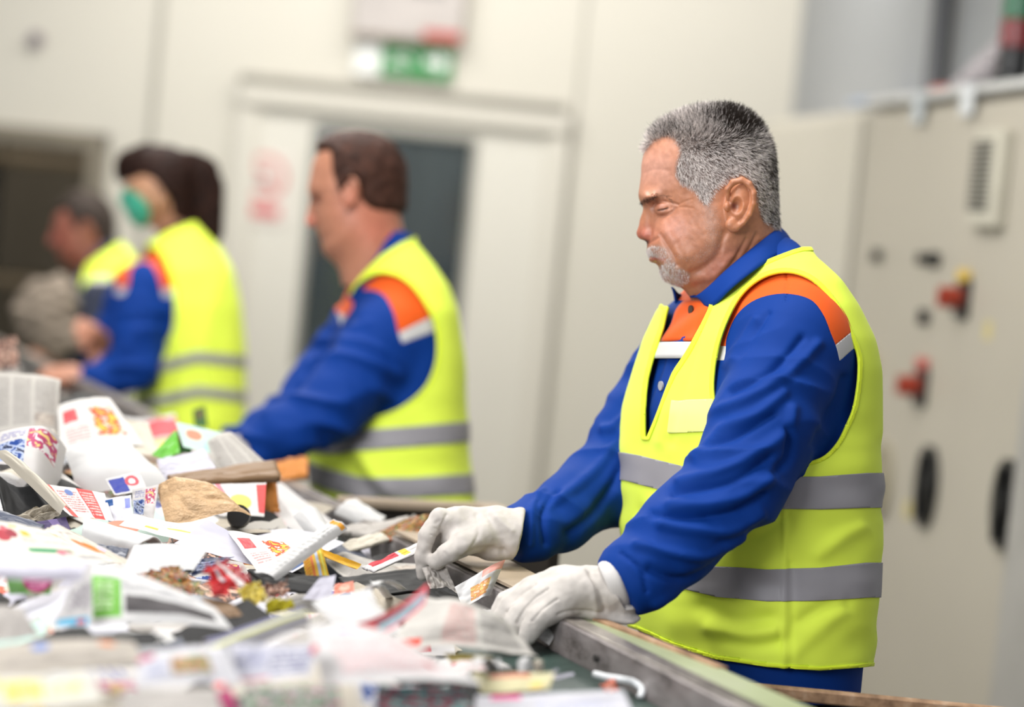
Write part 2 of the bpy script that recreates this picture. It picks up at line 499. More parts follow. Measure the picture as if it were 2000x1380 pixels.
# what is behind the glass: a dim corridor with a lit pillar
cb = MB(); cb.box((0.0, 10.9, 1.6), (1.05, 0.05, 1.6)); cb.box((1.1, 10.0, 1.6), (0.05, 0.88, 1.6)); cb.box((0.0, 10.0, 3.15), (1.05, 0.88, 0.05))
struct(cb.build('wall_corridor', plain('corridor_grey', '8a8f8c', 0.7, 0.1, 1.0)))
pl = thing('locker', 'grey-green steel locker seen dimly through the door window', 'locker', (-0.12, 10.5, 0))
MB().box((-0.12, 10.5, 0.95), (0.17, 0.2, 0.95), bev=0.01).build('body', plain('locker_green_grey', '8b938c', 0.5), pl)
for s_ in (-1, 1):
    dq = MB().box((-0.12 + s_ * 0.083, 10.295, 0.98), (0.078, 0.008, 0.88), bev=0.003).build('door', plain('locker_door_grey', '9aa39b', 0.5), pl)
    MB().box((-0.12 + s_ * 0.02, 10.28, 1.0), (0.006, 0.01, 0.05), bev=0.002).build('handle', plain('black_plastic', '1b1b1b', 0.4), dq)
MB().tube([(-0.45, 10.2, 0), (-0.45, 10.2, 3.1)], 0.03).build('trim_4', plain('pipe_grey', 'a7aaa6', 0.4), smooth=True)['kind'] = 'structure'

def flat(name, pts, mat, thick=0.006, parent=None, bev=0.0):
    """thin plate from four points (clockwise as seen), thickness away from the viewer"""
    pts = [np.array(p, float) for p in pts]
    n = np.cross(pts[1] - pts[0], pts[3] - pts[0]); n /= np.linalg.norm(n)
    return MB().prism(pts, n * thick).build(name, mat, parent)
def disc(name, c, r, mat, parent=None, y=None, ring=0.0, n=40):
    c = np.array(c, float); V = []; m = MB()
    ro, ri = r, ring
    ang = [2 * math.pi * k / n for k in range(n)]
    fr_ = [c + np.array([ro * math.cos(a), 0, ro * math.sin(a)]) for a in ang]
    if ring <= 0: m.prism(fr_, (0, 0.003, 0))
    else:
        inn = [c + np.array([ri * math.cos(a), 0, ri * math.sin(a)]) for a in ang]
        V = fr_ + inn + [p + np.array([0, 0.003, 0]) for p in fr_] + [p + np.array([0, 0.003, 0]) for p in inn]
        Fc = []
        for k in range(n):
            j = (k + 1) % n
            Fc += [(k, j, n + j, n + k), (2 * n + k, 3 * n + k, 3 * n + j, 2 * n + j), (k, 2 * n + k, 2 * n + j, j), (n + k, n + j, 3 * n + j, 3 * n + k)]
        m.add(V, Fc)
    return m.build(name, mat, parent)

# exit sign
def wp(px, py, off=0.03):
    p = wallpx(px, py, WY - off); return p
M_white = plain('sign_white', 'f1f2ee', 0.4, 0.01); M_green = plain('sign_green', '0f8436', 0.4, 0.03)
c0 = wp(790, 117); ex = thing('exit_sign', 'green and white emergency exit sign mounted under the wall box above the door', 'sign', c0)
hw, hh = 0.181, 0.066
def srect(name, x0, x1, z0, z1, off, mat, par, th=0.004): 
    return MB().box((c0[0] + (x0 + x1) / 2, c0[1] - off, c0[2] + (z0 + z1) / 2), ((x1 - x0) / 2, th, (z1 - z0) / 2), bev=th * 0.3).build(name, mat, par)
srect('housing', -hw - 0.004, hw + 0.004, -hh - 0.004, hh + 0.004, -0.012, M_white, ex, 0.016)
srect('green_panel', -0.085, hw, -hh, hh, 0.006, M_green, ex, 0.003)
srect('white_doorway', -hw + 0.045, -0.09, -hh + 0.012, hh - 0.012, 0.006, M_white, ex, 0.003)
fig = MB()
def sline(pts, r): fig.tube([(c0[0] + x * .9, c0[1] - 0.011, c0[2] + z * .85) for x, z in pts], r * .75, 8)
sline([(-0.005, 0.018), (-0.02, -0.012), (0.008, -0.028), (0.002, -0.052)], 0.0085)
sline([(-0.02, -0.012), (-0.04, -0.03), (-0.062, -0.03)], 0.008); sline([(-0.005, 0.018), (0.025, 0.008), (0.035, -0.01)], 0.006)
sline([(-0.005, 0.018), (-0.035, 0.012), (-0.045, -0.008)], 0.006); sline([(0.006, 0.038), (0.0065, 0.040)], 0.011)
fig.build('running_figure', M_white, ex)
ar = MB(); ar.prism([(c0[0] + x, c0[1] - 0.012, c0[2] + z) for x, z in ((0.075, 0.012), (0.12, 0.012), (0.12, 0.04), (0.165, 0.0), (0.12, -0.04), (0.12, -0.012), (0.075, -0.012))], (0, 0.004, 0))
ar.build('white_arrow', M_white, ex)
# board above the sign
c0 = wp(800, 22); bd = thing('wall_box', 'grey box with a red stripe mounted on the wall above the exit sign', 'box', c0)
MB().box((c0[0], c0[1] - 0.01, c0[2] + 0.04), (0.205, 0.05, 0.145), bev=0.01).build('body', plain('box_grey', 'bcb4af', 0.5), bd)
srect('red_stripe', 0.06, 0.2, -0.1, -0.065, 0.064, plain('box_red', 'b8453c', 0.5), bd, 0.003)
srect('grey_label', 0.0, 0.13, 0.06, 0.1, 0.064, plain('box_label', '9a9794', 0.5), bd, 0.002)
srect('bottom_lip', -0.205, 0.205, -0.118, -0.098, 0.055, plain('box_brown', '8f8072', 0.5), bd, 0.008)
# small round wall fitting at far left
c0 = wp(70, 77); kb = thing('wall_button', 'small round grey-violet fitting on the cream wall above the doorway', 'fitting', c0)
disc('plate', c0, 0.03, plain('knob_grey', '9b9094', 0.4), kb); MB().tube([c0, c0 - np.array([0, 0.03, 0])], 0.016, 16).build('knob', plain('knob_dark', '6e6268', 0.4), kb)
# red round sticker on the door
c0 = wallpx(515, 362, WY - 0.028); st = thing('door_sticker', 'round red-and-white prohibition sticker with a red caption bar on the door', 'sticker', c0)
M_red = plain('faded_red', 'd98a86', 0.5); M_red2 = plain('faded_red_caption', 'd46f70', 0.5)
MB().box(c0 + np.array([0, 0, -0.01]), (0.10, 0.0015, 0.135), bev=0.0005).build('backing', plain('sticker_white', 'e4dcd3', 0.5, 0.01), st)
disc('red_ring', c0 + np.array([0, -0.005, 0.03]), 0.085, M_red, st, ring=0.066)
MB().box(c0 + np.array([0, -0.004, 0.03]), (0.074, 0.0015, 0.008), ax=[(0.707, 0, -0.707), (0, 1, 0), (0.707, 0, 0.707)]).build('red_bar', M_red, st)
pc = MB(); pc.tube([c0 + np.array([0, -0.004, 0.0]), c0 + np.array([0, -0.004, 0.055])], 0.014, 8); pc.tube([c0 + np.array([-0.022, -0.004, 0.02]), c0 + np.array([0.022, -0.004, 0.02])], 0.009, 8)
pc.build('pictogram', plain('pictogram_pink', 'cf9d9c', 0.5), st)
MB().box(c0 + np.array([0.0, -0.004, -0.095]), (0.068, 0.0015, 0.022), bev=0.0005).build('caption', M_red2, st)

# side wall on the right and the pipe on it
# cabinet face line: passes through these two ground points
ga = np.array([1.167, 5.48]); gb = np.array([1.007, 6.76]); gd = (gb - ga) / np.linalg.norm(gb - ga); gn = np.array([gd[1], -gd[0]])  # gn points right (into the wall)
cw = np.array([corner, WY])
q0 = cw; q1 = cw - gd * 8.5
struct(MB().prism([(q0[0], q0[1], 0), (q0[0], q0[1], 3.2), (q1[0], q1[1], 3.2), (q1[0], q1[1], 0)], (gn[0] * 0.1, gn[1] * 0.1, 0)).build('wall_right', M_grey))
def on_right(px, py, off=0.0):
    r = at(px, py, 1.0) - CAM; o2 = CAM[:2] - (cw - gn * off); t = -(o2 @ gn) / (r[:2] @ gn); return CAM + r * t
pp = on_right(1835, 80, 0.05)
MB().tube([(pp[0], pp[1], 0), (pp[0], pp[1], 3.2)], 0.035, 16).build('trim_5', plain('grey_pipe', '5c5d60', 0.4), smooth=True)['kind'] = 'structure'
# ------------------------------------------------------------------ control cabinets
M_cab = plain('cabinet_grey_beige', 'b9b2a4', 0.45, 0.02, 2.0, 0.05, 300)
M_cab2 = plain('cabinet_light_beige', 'd0cabc', 0.45, 0.02, 2.0, 0.05, 300)
M_blk = plain('black_plastic_matt', '161617', 0.35, 0.03)
CTOP = 2.0
def face(px, py, off=0.0):
    """point of a pixel on the cabinets' front plane (off metres in front of it)"""
    r = at(px, py, 1.0) - CAM; o2 = CAM[:2] - (ga - gn * off); t = -(o2 @ gn) / (r[:2] @ gn); return CAM + r * t
def s_of(p): return (p[:2] - ga) @ gd
A3 = [np.array([gd[0], gd[1], 0]), np.array([gn[0], gn[1], 0]), np.array([0, 0, 1.0])]
def cabbox(s0, s1, z0, z1, off0, off1, bev=0.004):
    c = ga + gd * (s0 + s1) / 2 - gn * (off0 + off1) / 2
    return MB().box((c[0], c[1], (z0 + z1) / 2), ((s1 - s0) / 2, abs(off1 - off0) / 2, (z1 - z0) / 2), ax=A3, bev=bev)
sN = s_of(face(1982, 1250)); sM = s_of(face(1697, 220)); sF = s_of(face(1490, 215))
DEP = -0.205
def base_of(s0, s1): c = ga + gd * (s0 + s1) / 2 - gn * DEP / 2; return (c[0], c[1], 0)
cab1 = thing('control_cabinet', 'tall grey-beige control cabinet with black knobs, red rotary switches and a vent grille', 'cabinet', base_of(sN, sM))
cabbox(sN + 0.004, sM - 0.02, 0.0, CTOP, DEP, -0.022).build('body', M_cab, cab1)
dr = cabbox(sN + 0.01, sM - 0.03, 0.08, CTOP - 0.02, -0.02, 0.0, 0.006).build('door', M_cab, cab1)
cabbox(sN, sM - 0.015, CTOP + 0.001, CTOP + 0.025, DEP - 0.01, 0.015).build('top_rim', plain('rim_white', 'd8d8d6', 0.4), cab1)
cab2 = thing('control_cabinet', 'plain light beige cabinet behind the standing man, next to the cabinet with switches', 'cabinet', base_of(sM, sF))
cabbox(sM + 0.09, sF, 0.0, CTOP, DEP, -0.022).build('body', M_cab2, cab2)
cabbox(sM + 0.095, sF - 0.01, 0.08, CTOP - 0.02, -0.02, 0.0, 0.006).build('door', M_cab2, cab2)
cab3 = thing('control_cabinet', 'grey cabinet edge at the right border, nearest the camera', 'cabinet', base_of(sN - 0.7, sN))
cabbox(sN - 0.7, sN - 0.004, 0.0, CTOP, DEP, 0.03).build('body', plain('cabinet_cool_grey', 'a9a5a0', 0.45), cab3)
cabbox(sN - 0.69, sN - 0.015, 0.08, CTOP - 0.02, 0.032, 0.05, 0.005).build('door', plain('cabinet_cool_grey_door', 'adaaa5', 0.45), cab3)

def faceobj(px, py, w, h, d, mat, name, parent, off=0.0, bev=0.004):
    p = face(px, py); s = s_of(p)
    c = ga + gd * s - gn * (off + d / 2)
    return MB().box((c[0], c[1], p[2]), (w / 2, d / 2, h / 2), ax=A3, bev=min(bev, w / 5, d / 5)).build(name, mat, parent)
def facecyl(px, py, r, d, mat, name, parent, off=0.0, sq=1.0, n=28):
    p = face(px, py); s = s_of(p); V = []; 
    m = MB(); 
    for k in range(n):
        a = 2 * math.pi * k / n; c = ga + gd * (s + r * sq * math.cos(a)) - gn * off; V.append(np.array([c[0], c[1], p[2] + r * math.sin(a)]))
    m.prism(V, (-gn[0] * d, -gn[1] * d, 0)); return m.build(name, mat, parent)
# ventilation grille
vg = faceobj(1946, 350, 0.21, 0.235, 0.03, plain('grille_frame_beige', 'c9c4b4', 0.4), 'vent_grille', cab1)
p = face(1938, 350); s = s_of(p)
sl = MB()
for i in range(13):
    for j in range(2):
        c = ga + gd * (s - 0.0 + (j - 0.5) * 0.075) - gn * 0.031; sl.box((c[0], c[1], p[2] - 0.075 + i * 0.0135), (0.034, 0.003, 0.0038), ax=A3)
sl.build('slots', plain('slot_dark', '3c3a36', 0.6), vg)
# knobs
for i, (x, y, r) in enumerate(((1720, 500, 0.014), (1809, 506, 0.012), (1833, 508, 0.016), (1812, 620, 0.016))):
    kb = facecyl(x, y, r * 1.25, 0.008, M_blk, 'selector_knob', cab1)
    faceobj(x, y, r * 0.8, r * 2.6, 0.022, M_blk, 'lever', kb, 0.005, 0.003)
# rotary main switches
M_rs = plain('switch_red', 'a33a26', 0.4); M_ye = plain('switch_yellow', 'd9b53a', 0.45)
for (x, y, tip) in ((1884, 583, M_ye), (1802, 755, plain('switch_red_lamp', 'c24a42', 0.4))):
    plate = faceobj(x, y, 0.10, 0.10, 0.012, M_blk, 'switch_plate', cab1)
    kk = facecyl(x - 2, y, 0.027, 0.045, M_rs, 'rotary_knob', plate, 0.01)
    faceobj(x - 2, y, 0.016, 0.05, 0.012, M_rs, 'knob_grip', kk, 0.055)
    faceobj(x + 4, y - 44, 0.08, 0.03, 0.014, tip, 'tip_label', plate, 0.0)
for (x, y) in ((1930, 645), (1773, 995)):
    faceobj(x, y, 0.05, 0.045, 0.002, plain('sticker_pale_yellow', 'cfc07f', 0.5), 'warning_sticker', cab1)
faceobj(1700, 712, 0.08, 0.06, 0.03, M_ye, 'yellow_switch', cab1)
# black half-moon handles
for (x, y, m) in ((1815, 950, M_blk), (1728, 935, plain('handle_beige', 'aaa28d', 0.5)), (1970, 985, M_blk)):
    hd = facecyl(x, y, 0.105, 0.018, m, 'disc_handle', cab1, 0.0, 0.75)
    facecyl(x, y, 0.04, 0.012, m, 'hub', hd, 0.018, 1.0)
    faceobj(x, y, 0.012, 0.17, 0.018, m, 'grip', hd, 0.018)
# things lying on top of the cabinets
def topthing(px, py, w, d, h, mat, name, label, cat, part='body'):
    r = at(px, py, 1.0) - CAM; P0 = CAM + r * ((CTOP + 0.025 + h / 2 - CAM_H) / r[2]) if abs(r[2]) > 1e-6 else None
    p = face(px, py, -0.12); s = s_of(p); c = ga + gd * s - gn * -0.12
    t = thing(name, label, cat, (c[0], c[1], CTOP + 0.025))
    return t, c
t, c = topthing(1715, 178, 0, 0, 0, None, 'folded_leaflet', 'blue and white folded leaflet lying on top of the control cabinets', 'leaflet')
MB().box((c[0], c[1], CTOP + 0.034), (0.13, 0.06, 0.009), ax=A3, bev=0.003).build('pages', plain('leaflet_pale_blue', 'b9c6da', 0.5), t)
MB().box((c[0], c[1], CTOP + 0.045), (0.11, 0.05, 0.002), ax=A3).build('cover', plain('leaflet_blue', '6f86b4', 0.5), t)
p = face(1818, 192); c = ga + gd * s_of(p) + gn * 0.02
t = thing('red_tag', 'small red tag on the front edge of the cabinet top', 'tag', (c[0], c[1], CTOP + 0.025))
MB().box((c[0], c[1], CTOP + 0.033), (0.05, 0.012, 0.008), ax=A3, bev=0.002).build('tag_body', plain('tag_red', 'c96a5e', 0.5), t)
p = face(1886, 205, 0.02); c = ga + gd * s_of(p) - gn * 0.018
t = thing('paper_strip', 'white paper strip hanging over the cabinet top edge', 'paper', (c[0], c[1], CTOP - 0.05))
MB().box((c[0], c[1], CTOP - 0.012), (0.05, 0.0015, 0.04), ax=A3).build('strip', plain('strip_white', 'dfe2e4', 0.6), t)
p = face(1790, 222, 0.02); c = ga + gd * s_of(p) - gn * 0.018
t = thing('paper_strip', 'second paper strip, just left of the red tag on the cabinet edge', 'paper', (c[0], c[1], CTOP - 0.05))
MB().box((c[0], c[1], CTOP - 0.02), (0.045, 0.0015, 0.04), ax=A3).build('strip', plain('strip_blueish', 'c9d0d4', 0.6), t)
# signal tower and cloth on the cabinet top
p = face(1976, 150, -0.1); c = ga + gd * s_of(p) + gn * 0.1
t = thing('signal_tower', 'black signal tower with red and green lamp segments on the cabinet top', 'signal lamp', (c[0], c[1], CTOP + 0.025))
z = CTOP + 0.025
for nm, h, m, r in (('foot', 0.035, M_blk, 0.055), ('black_segment', 0.07, M_blk, 0.04), ('red_segment', 0.07, plain('lens_red', '7d2b2c', 0.25), 0.04), ('green_segment', 0.07, plain('lens_green', '2c6b4a', 0.25), 0.04), ('cap', 0.03, M_blk, 0.036)):
    MB().tube([(c[0], c[1], z), (c[0], c[1], z + 0.004), (c[0], c[1], z + h - 0.004), (c[0], c[1], z + h)], [r * .93, r, r, r * .93], 24).build(nm, m, t, smooth=False); z += h
p = face(1925, 160, -0.1); c = ga + gd * s_of(p) + gn * 0.1
t = thing('rag', 'crumpled pale grey rag slumped beside the signal tower', 'rag', (c[0], c[1], CTOP + 0.025))
cc = w2c(np.array([c[0], c[1], CTOP + 0.06]))
def f_(p_):
    d = chain(p_, [cc + np.array([-0.07, 0, -0.02]), cc + np.array([0.0, 0.02, 0.02]), cc + np.array([0.045, 0, 0.09])], [0.022, 0.035, 0.022], 0.03)
    return d + 0.007 * np.sin(p_[0] * 130 + 3 * np.sin(p_[2] * 70)) * np.cos(p_[1] * 90 + p_[2] * 60)
V, Q = surface(f_, cc - 0.16, cc + 0.16, 0.008, 1)
mesh_obj('cloth', c2w(V), Q, plain('rag_grey', 'b7b0b2', 0.9), t)

print('GAP cabinet back to wall', float((cw - ga) @ gn))

cabbox(sM + 0.006, sM + 0.088, 0.0, CTOP - 0.03, DEP, -0.10, 0.003).build('joint_cover', plain('joint_brown', '7a7266', .6), cab2)
# ------------------------------------------------------------------ conveyor
CU = np.array([-0.41, 1.0]); CU /= np.linalg.norm(CU); CN = np.array([CU[1], -CU[0]])   # along the belt, and towards the workers
CO = np.array([0.100, 2.95])                                                             # a point on the inner edge of the side rail
A_C = [np.array([CU[0], CU[1], 0]), np.array([CN[0], CN[1], 0]), np.array([0, 0, 1.0])]
def cv(s, t, z): p = CO + CU * s + CN * t; return np.array([p[0], p[1], z])
def cbox(m, s0, s1, t0, t1, z0, z1, bev=0.0):
    return m.box(cv((s0 + s1) / 2, (t0 + t1) / 2, (z0 + z1) / 2), ((s1 - s0) / 2, (t1 - t0) / 2, (z1 - z0) / 2), ax=A_C, bev=bev)
RZ = 1.10; BZ = 1.035
conv = thing('conveyor', 'long sorting conveyor with a dark green belt and scuffed steel side rail, heaped with paper', 'conveyor', (cv(1.5, -0.6, 0)))
# belt with a curled-up edge
kb_ = NT('dark_green_belt', 0.42); co = kb_.coord()
kb_.base(kb_.ramp(kb_.noise(9, 5, co, 0.6), [(0.35, lin('2b3a36')), (0.62, lin('42564f')), (0.8, lin('6d7a72'))])); kb_.bump(kb_.noise(120, 3, co), 0.2)
prof = [(-1.22, 1.10), (-1.17, 1.075), (-1.08, 1.045), (-0.95, BZ), (-0.16, BZ), (-0.09, 1.040), (-0.035, 1.052), (-0.004, 1.060)]
V = []; Fc = []
ss = np.linspace(-1.6, 6.2, 60)
for s in ss:
    for t, z in prof: V.append(cv(s, t, z))
for i in range(len(ss) - 1):
    for j in range(len(prof) - 1):
        a = i * len(prof) + j; Fc.append((a, a + 1, a + 1 + len(prof), a + len(prof)))
solidify(mesh_obj('belt', np.array(V), Fc, kb_.m, conv), 0.006, -1)
# scuffed steel channel
ks = NT('scuffed_steel', 0.38, Metallic=0.35); co = ks.coord()
c1 = ks.ramp(ks.noise(14, 6, ks.mapped(co, (1, 1, 2.5)), 0.65), [(0.32, lin('5d5653')), (0.45, lin('8d8583')), (0.62, lin('a39b99')), (0.75, lin('cfc9c6'))])
ks.base(c1); ks.bump(ks.noise(60, 4, co), 0.25, 0.002)
kt = NT('worn_steel_top', 0.4, Metallic=0.3); co = kt.coord()
kt.base(kt.ramp(kt.noise(22, 5, kt.mapped(co, (1, .4, 1)), 0.6), [(0.35, lin('6c645e')), (0.6, lin('a39b92')), (0.75, lin('c4bcb0'))]))
rl = cbox(MB(), -1.6, 6.2, 0.0, 0.022, 1.035, RZ, 0.002).build('side_rail', ks.m, conv)
for s in np.arange(-1.0, 1.0, 0.3): MB().tube([cv(s, -0.002, 1.078), cv(s, -0.0055, 1.078)], 0.0045, 10).build('bolt', plain('dark_bolt', '3a3735', 0.4), rl)
cbox(MB(), -1.6, 6.2, 0.004, 0.030, RZ - 0.004, RZ + 0.003, 0.0015).build('rail_top', kt.m, conv)
# flat pale green cover plate, widening towards the near end, with a chipboard edge behind it
kg = NT('pale_green_paint', 0.35); co = kg.coord()
kg.base(kg.ramp(kg.noise(5, 4, co), [(0.35, lin('a3ab84')), (0.6, lin('bac29b')), (0.8, lin('c3c6ac'))])); kg.bump(kg.noise(50, 3, co), 0.08)
kw = NT('chipboard_edge', 0.75); co = kw.coord()
kw.base(kw.ramp(kw.noise(45, 5, kw.mapped(co, (1, .25, 1))), [(0.3, lin('7a5c43')), (0.55, lin('b08c6b')), (0.75, lin('cdb196'))])); kw.bump(kw.noise(150, 3, co), 0.4)
w0, w1 = 0.040, 0.095
cp = MB(); cp.prism([cv(-1.6, 0.028, RZ + 0.001), cv(-1.6, w1 + 0.03, RZ + 0.001), cv(-0.25, 0.082, RZ + 0.001), cv(0.08, w0, RZ + 0.001), cv(0.08, 0.028, RZ + 0.001)][::-1], (0, 0, -0.006))
cp.build('cover_plate', kg.m, conv)
wd = MB(); wd.prism([cv(-0.26, 0.076, RZ + 0.003), cv(-0.26, 0.090, RZ + 0.003), cv(0.10, 0.052, RZ + 0.004), cv(0.10, 0.036, RZ + 0.004)][::-1], (0, 0, -0.022))
wd.build('chipboard_strip', kw.m, conv)
cbox(MB(), -1.6, 6.2, 0.03, 0.05, 0.90, RZ - 0.006, 0.002).build('side_panel', plain('machine_grey_green', '6f776c', 0.5), conv)
cbox(MB(), -1.6, 6.2, -1.27, -1.22, 0.90, RZ + 0.02, 0.003).build('far_side_rail', ks.m, conv)
for s in (-1.2, 1.4, 4.0, 6.0):
    for t in (-1.2, 0.0):
        cbox(MB(), s - 0.03, s + 0.03, t, t + 0.05, 0.0, 0.93, 0.004).build('leg', plain('machine_paint_green', '4c6257', 0.5), conv)
    cbox(MB(), s - 0.03, s + 0.03, -1.15, 0.0, 0.6, 0.66, 0.004).build('cross_beam', plain('machine_paint_green2', '4c6257', 0.5), conv)
cbox(MB(), -1.5, 6.1, -1.2, 0.0, 0.93, 1.0, 0.004).build('belt_bed', plain('bed_steel', '6b6b69', 0.5), conv)

# side bins between the workers, with a tan rim and a dark inside
M_tan = plain('tan_board', 'b3a08a', 0.6, 0.12, 8, 0.1); M_din = plain('dark_bin_inside', '3a322c', 0.8, 0.15, 5)
def bin_(s0, s1, label):
    t = thing('sorting_bin', label, 'bin', cv((s0 + s1) / 2, 0.2, 0))
    t0, t1 = 0.055, 0.335
    w = MB(); cbox(w, s0, s1, t1 - 0.018, t1, 0.55, 1.085); cbox(w, s0, s0 + 0.018, t0, t1, 0.55, 1.085); cbox(w, s1 - 0.018, s1, t0, t1, 0.55, 1.085); cbox(w, s0, s1, t0, t0 + 0.015, 0.55, 1.05)
    w.build('side_boards', M_din, t)
    cbox(MB(), s0, s1, t0, t1, 0.53, 0.55).build('bottom', M_din, t)
    r = MB(); cbox(r, s0 - 0.01, s1 + 0.01, t1 - 0.035, t1 + 0.012, 1.085, 1.10, 0.003); cbox(r, s0 - 0.01, s0 + 0.03, t0, t1 - 0.036, 1.085, 1.10, 0.003); cbox(r, s1 - 0.03, s1 + 0.01, t0, t1 - 0.036, 1.085, 1.10, 0.003)
    r.build('rim', M_tan, t)
    for a in (s0 + 0.03, s1 - 0.03):
        for b in (t0 + 0.03, t1 - 0.03): cbox(MB(), a - 0.02, a + 0.02, b - 0.02, b + 0.02, 0, 0.53).build('leg', plain('bin_leg', '4b453e', 0.6), t)
bin_(0.80, 1.10, 'dark open sorting bin with a tan rim between the bearded man and the second man')
# boards lying against the rail by the far glove
bt = thing('cardboard_sheet', 'flat tan cardboard sheet lying over the rail between the two white gloves', 'cardboard', cv(0.42, 0.05, RZ + 0.004))
MB().prism([cv(0.16, 0.008, RZ + 0.006), cv(0.16, 0.075, RZ + 0.006), cv(0.60, 0.10, RZ + 0.008), cv(0.66, 0.0, RZ + 0.008)][::-1], (0, 0, 0.004)).build('sheet', M_tan, bt)
# bench with a chipboard rim in front of the man
bn = thing('bench_box', 'low bench with a chipboard rim in front of the bearded man, bottom right', 'bench', (0.95, 2.75, 0))
by = 3.03
MB().box((0.95, by - 0.006, 1.026), (0.67, 0.009, 0.008), bev=0.002).build('front_rim', kw.m, bn)
x_at = lambda y, t: CO[0] + (CO[1] - y) * 0.41 + t / CN[0]
def bp(y0, y1, z0, z1, t, nm, mat): MB().prism([(x_at(y1, t), y1, z0), (1.6, y1, z0), (1.6, y0, z0), (x_at(y0, t), y0, z0)], (0, 0, z1 - z0)).build(nm, mat, bn)
bp(by - 0.64, by - 0.018, 0.996, 1.012, 0.15, 'top_panel', plain('worn_brown_steel', '5d534c', 0.45, 0.2, 20))
bp(by - 0.60, by - 0.05, 0.0, 0.995, 0.18, 'body', plain('bench_body_grey', '6a655c', 0.6))
# ------------------------------------------------------------------ people
def fabric(name, c, rough=0.75, weave=900, sheen=0.25, var=0.05, big=5):
    k = NT(name, rough); c = lin(c); co = k.coord()
    n1 = k.noise(big, 4, co)
    k.base(k.ramp(n1, [(0.3, tuple(x * (1 - 2 * var) for x in c[:3]) + (1,)), (0.7, tuple(min(1, x * (1 + var)) for x in c[:3]) + (1,))]))
    k.p.inputs['Sheen Weight'].default_value = sheen; k.p.inputs['Sheen Roughness'].default_value = 0.4
    k.p.inputs['Specular IOR Level'].default_value = 0.18; k.bump(k.noise(weave, 2, co), 0.12, 0.0006); return k.m
M_blue = fabric('royal_blue_twill', '00378a', 0.75, sheen=0.0)
M_orange = fabric('orange_twill', 'f0601c', 0.7, sheen=0.1)
M_stripe = fabric('silver_white_stripe', 'd8d6d4', 0.5, sheen=0.0)
M_vest = fabric('fluorescent_yellow_vest', '+e8fd55', 0.7, 1400, 0.1, 0.02)
M_vest2 = fabric('fluorescent_yellow_binding', '+e8fb3c', 0.6, 1400, 0.1, 0.02)
M_band = fabric('grey_reflective_band', 'a19ea2', 0.4, 600, 0.0, 0.03)
M_glove = fabric('white_leather_glove', 'cfc8c1', 0.75, 260, 0.15, 0.09, 34)
M_trous = fabric('dark_trousers', '1c1c24', 0.8)
M_boot = plain('black_boot', '17161a', 0.5)
def skinmat(name):
    k = NT(name, 0.42); a = k.n('ShaderNodeAttribute', attribute_name='col'); co = k.coord()
    n1 = k.noise(90, 4, co, 0.6); f = k.ramp(n1, [(0.3, (0.82, 0.80, 0.79, 1)), (0.7, (1.08, 1.08, 1.08, 1))])
    k.base(k.mix(1.0, a.outputs['Color'], f, 'MULTIPLY'))
    k.p.inputs['Subsurface Weight'].default_value = 0.12; k.p.inputs['Subsurface Radius'].default_value = (0.012, 0.005, 0.003); k.p.inputs['Subsurface Scale'].default_value = 0.6
    k.bump(k.math('ADD', k.noise(700, 3, co), k.math('MULTIPLY', k.noise(220, 3, co), 1.0)), 0.22, 0.0008); return k.m
M_skin = skinmat('skin')
def hairmat():
    k = NT('hair_strands', 0.5); a = k.n('ShaderNodeAttribute', attribute_name='col'); k.base(a.outputs['Color']); k.p.inputs['Specular IOR Level'].default_value = 0.35; return k.m
M_hair = hairmat()

class Torso:
    """stack of rounded-off ellipses along the height; rows: py, front px, back px, half width (m)"""
    def __init__(s, D, rows, yaw, cxo=0.0, n=2.3, dc=None):
        s.D = D; s.f = np.array([-math.cos(yaw), -math.sin(yaw)]); s.l = np.array([math.sin(yaw), -math.cos(yaw)]); s.n = n
        r = np.array(rows, float); py = r[:, 0]
        zz = np.linspace(py[0], py[-1], 160); k = np.exp(-np.linspace(-2, 2, 9) ** 2); k /= k.sum()
        def sm(a):
            a = np.interp(zz, py, a); return np.convolve(np.pad(a, 4, mode='edge'), k, 'valid')
        fx, bx, b = sm(r[:, 1]), sm(r[:, 2]), sm(r[:, 3])
        s.z = -(zz - 690) / F_PX * D; hwid = (bx - fx) / 2 / F_PX * D
        s.a = np.sqrt(np.maximum(hwid ** 2 - (b * math.sin(yaw)) ** 2, 0.03 ** 2)) / math.cos(yaw); s.b = b
        s.cx = ((fx + bx) / 2 - 1000) / F_PX * D
        o = np.argsort(s.z); s.z, s.a, s.b, s.cx = s.z[o], s.a[o], s.b[o], s.cx[o]
        s.dc = np.zeros_like(s.z) if dc is None else np.interp(s.z, *dc)
    def uv(s, p):
        x = p[0] - np.interp(p[2], s.z, s.cx); y = p[1] - s.D - np.interp(p[2], s.z, s.dc)
        return x * s.f[0] + y * s.f[1], x * s.l[0] + y * s.l[1]
    def __call__(s, p, grow=0.0):
        u, v = s.uv(p); a = np.interp(p[2], s.z, s.a) + grow; b = np.interp(p[2], s.z, s.b) + grow
        r = (np.abs(u / a) ** s.n + np.abs(v / b) ** s.n) ** (1 / s.n)
        d = (r - 1) * np.minimum(a, b) * 0.9
        top = p[2] - s.z[-1]; bot = s.z[0] - p[2]
        return smax(smax(d, top, 0.02), bot, 0.004)

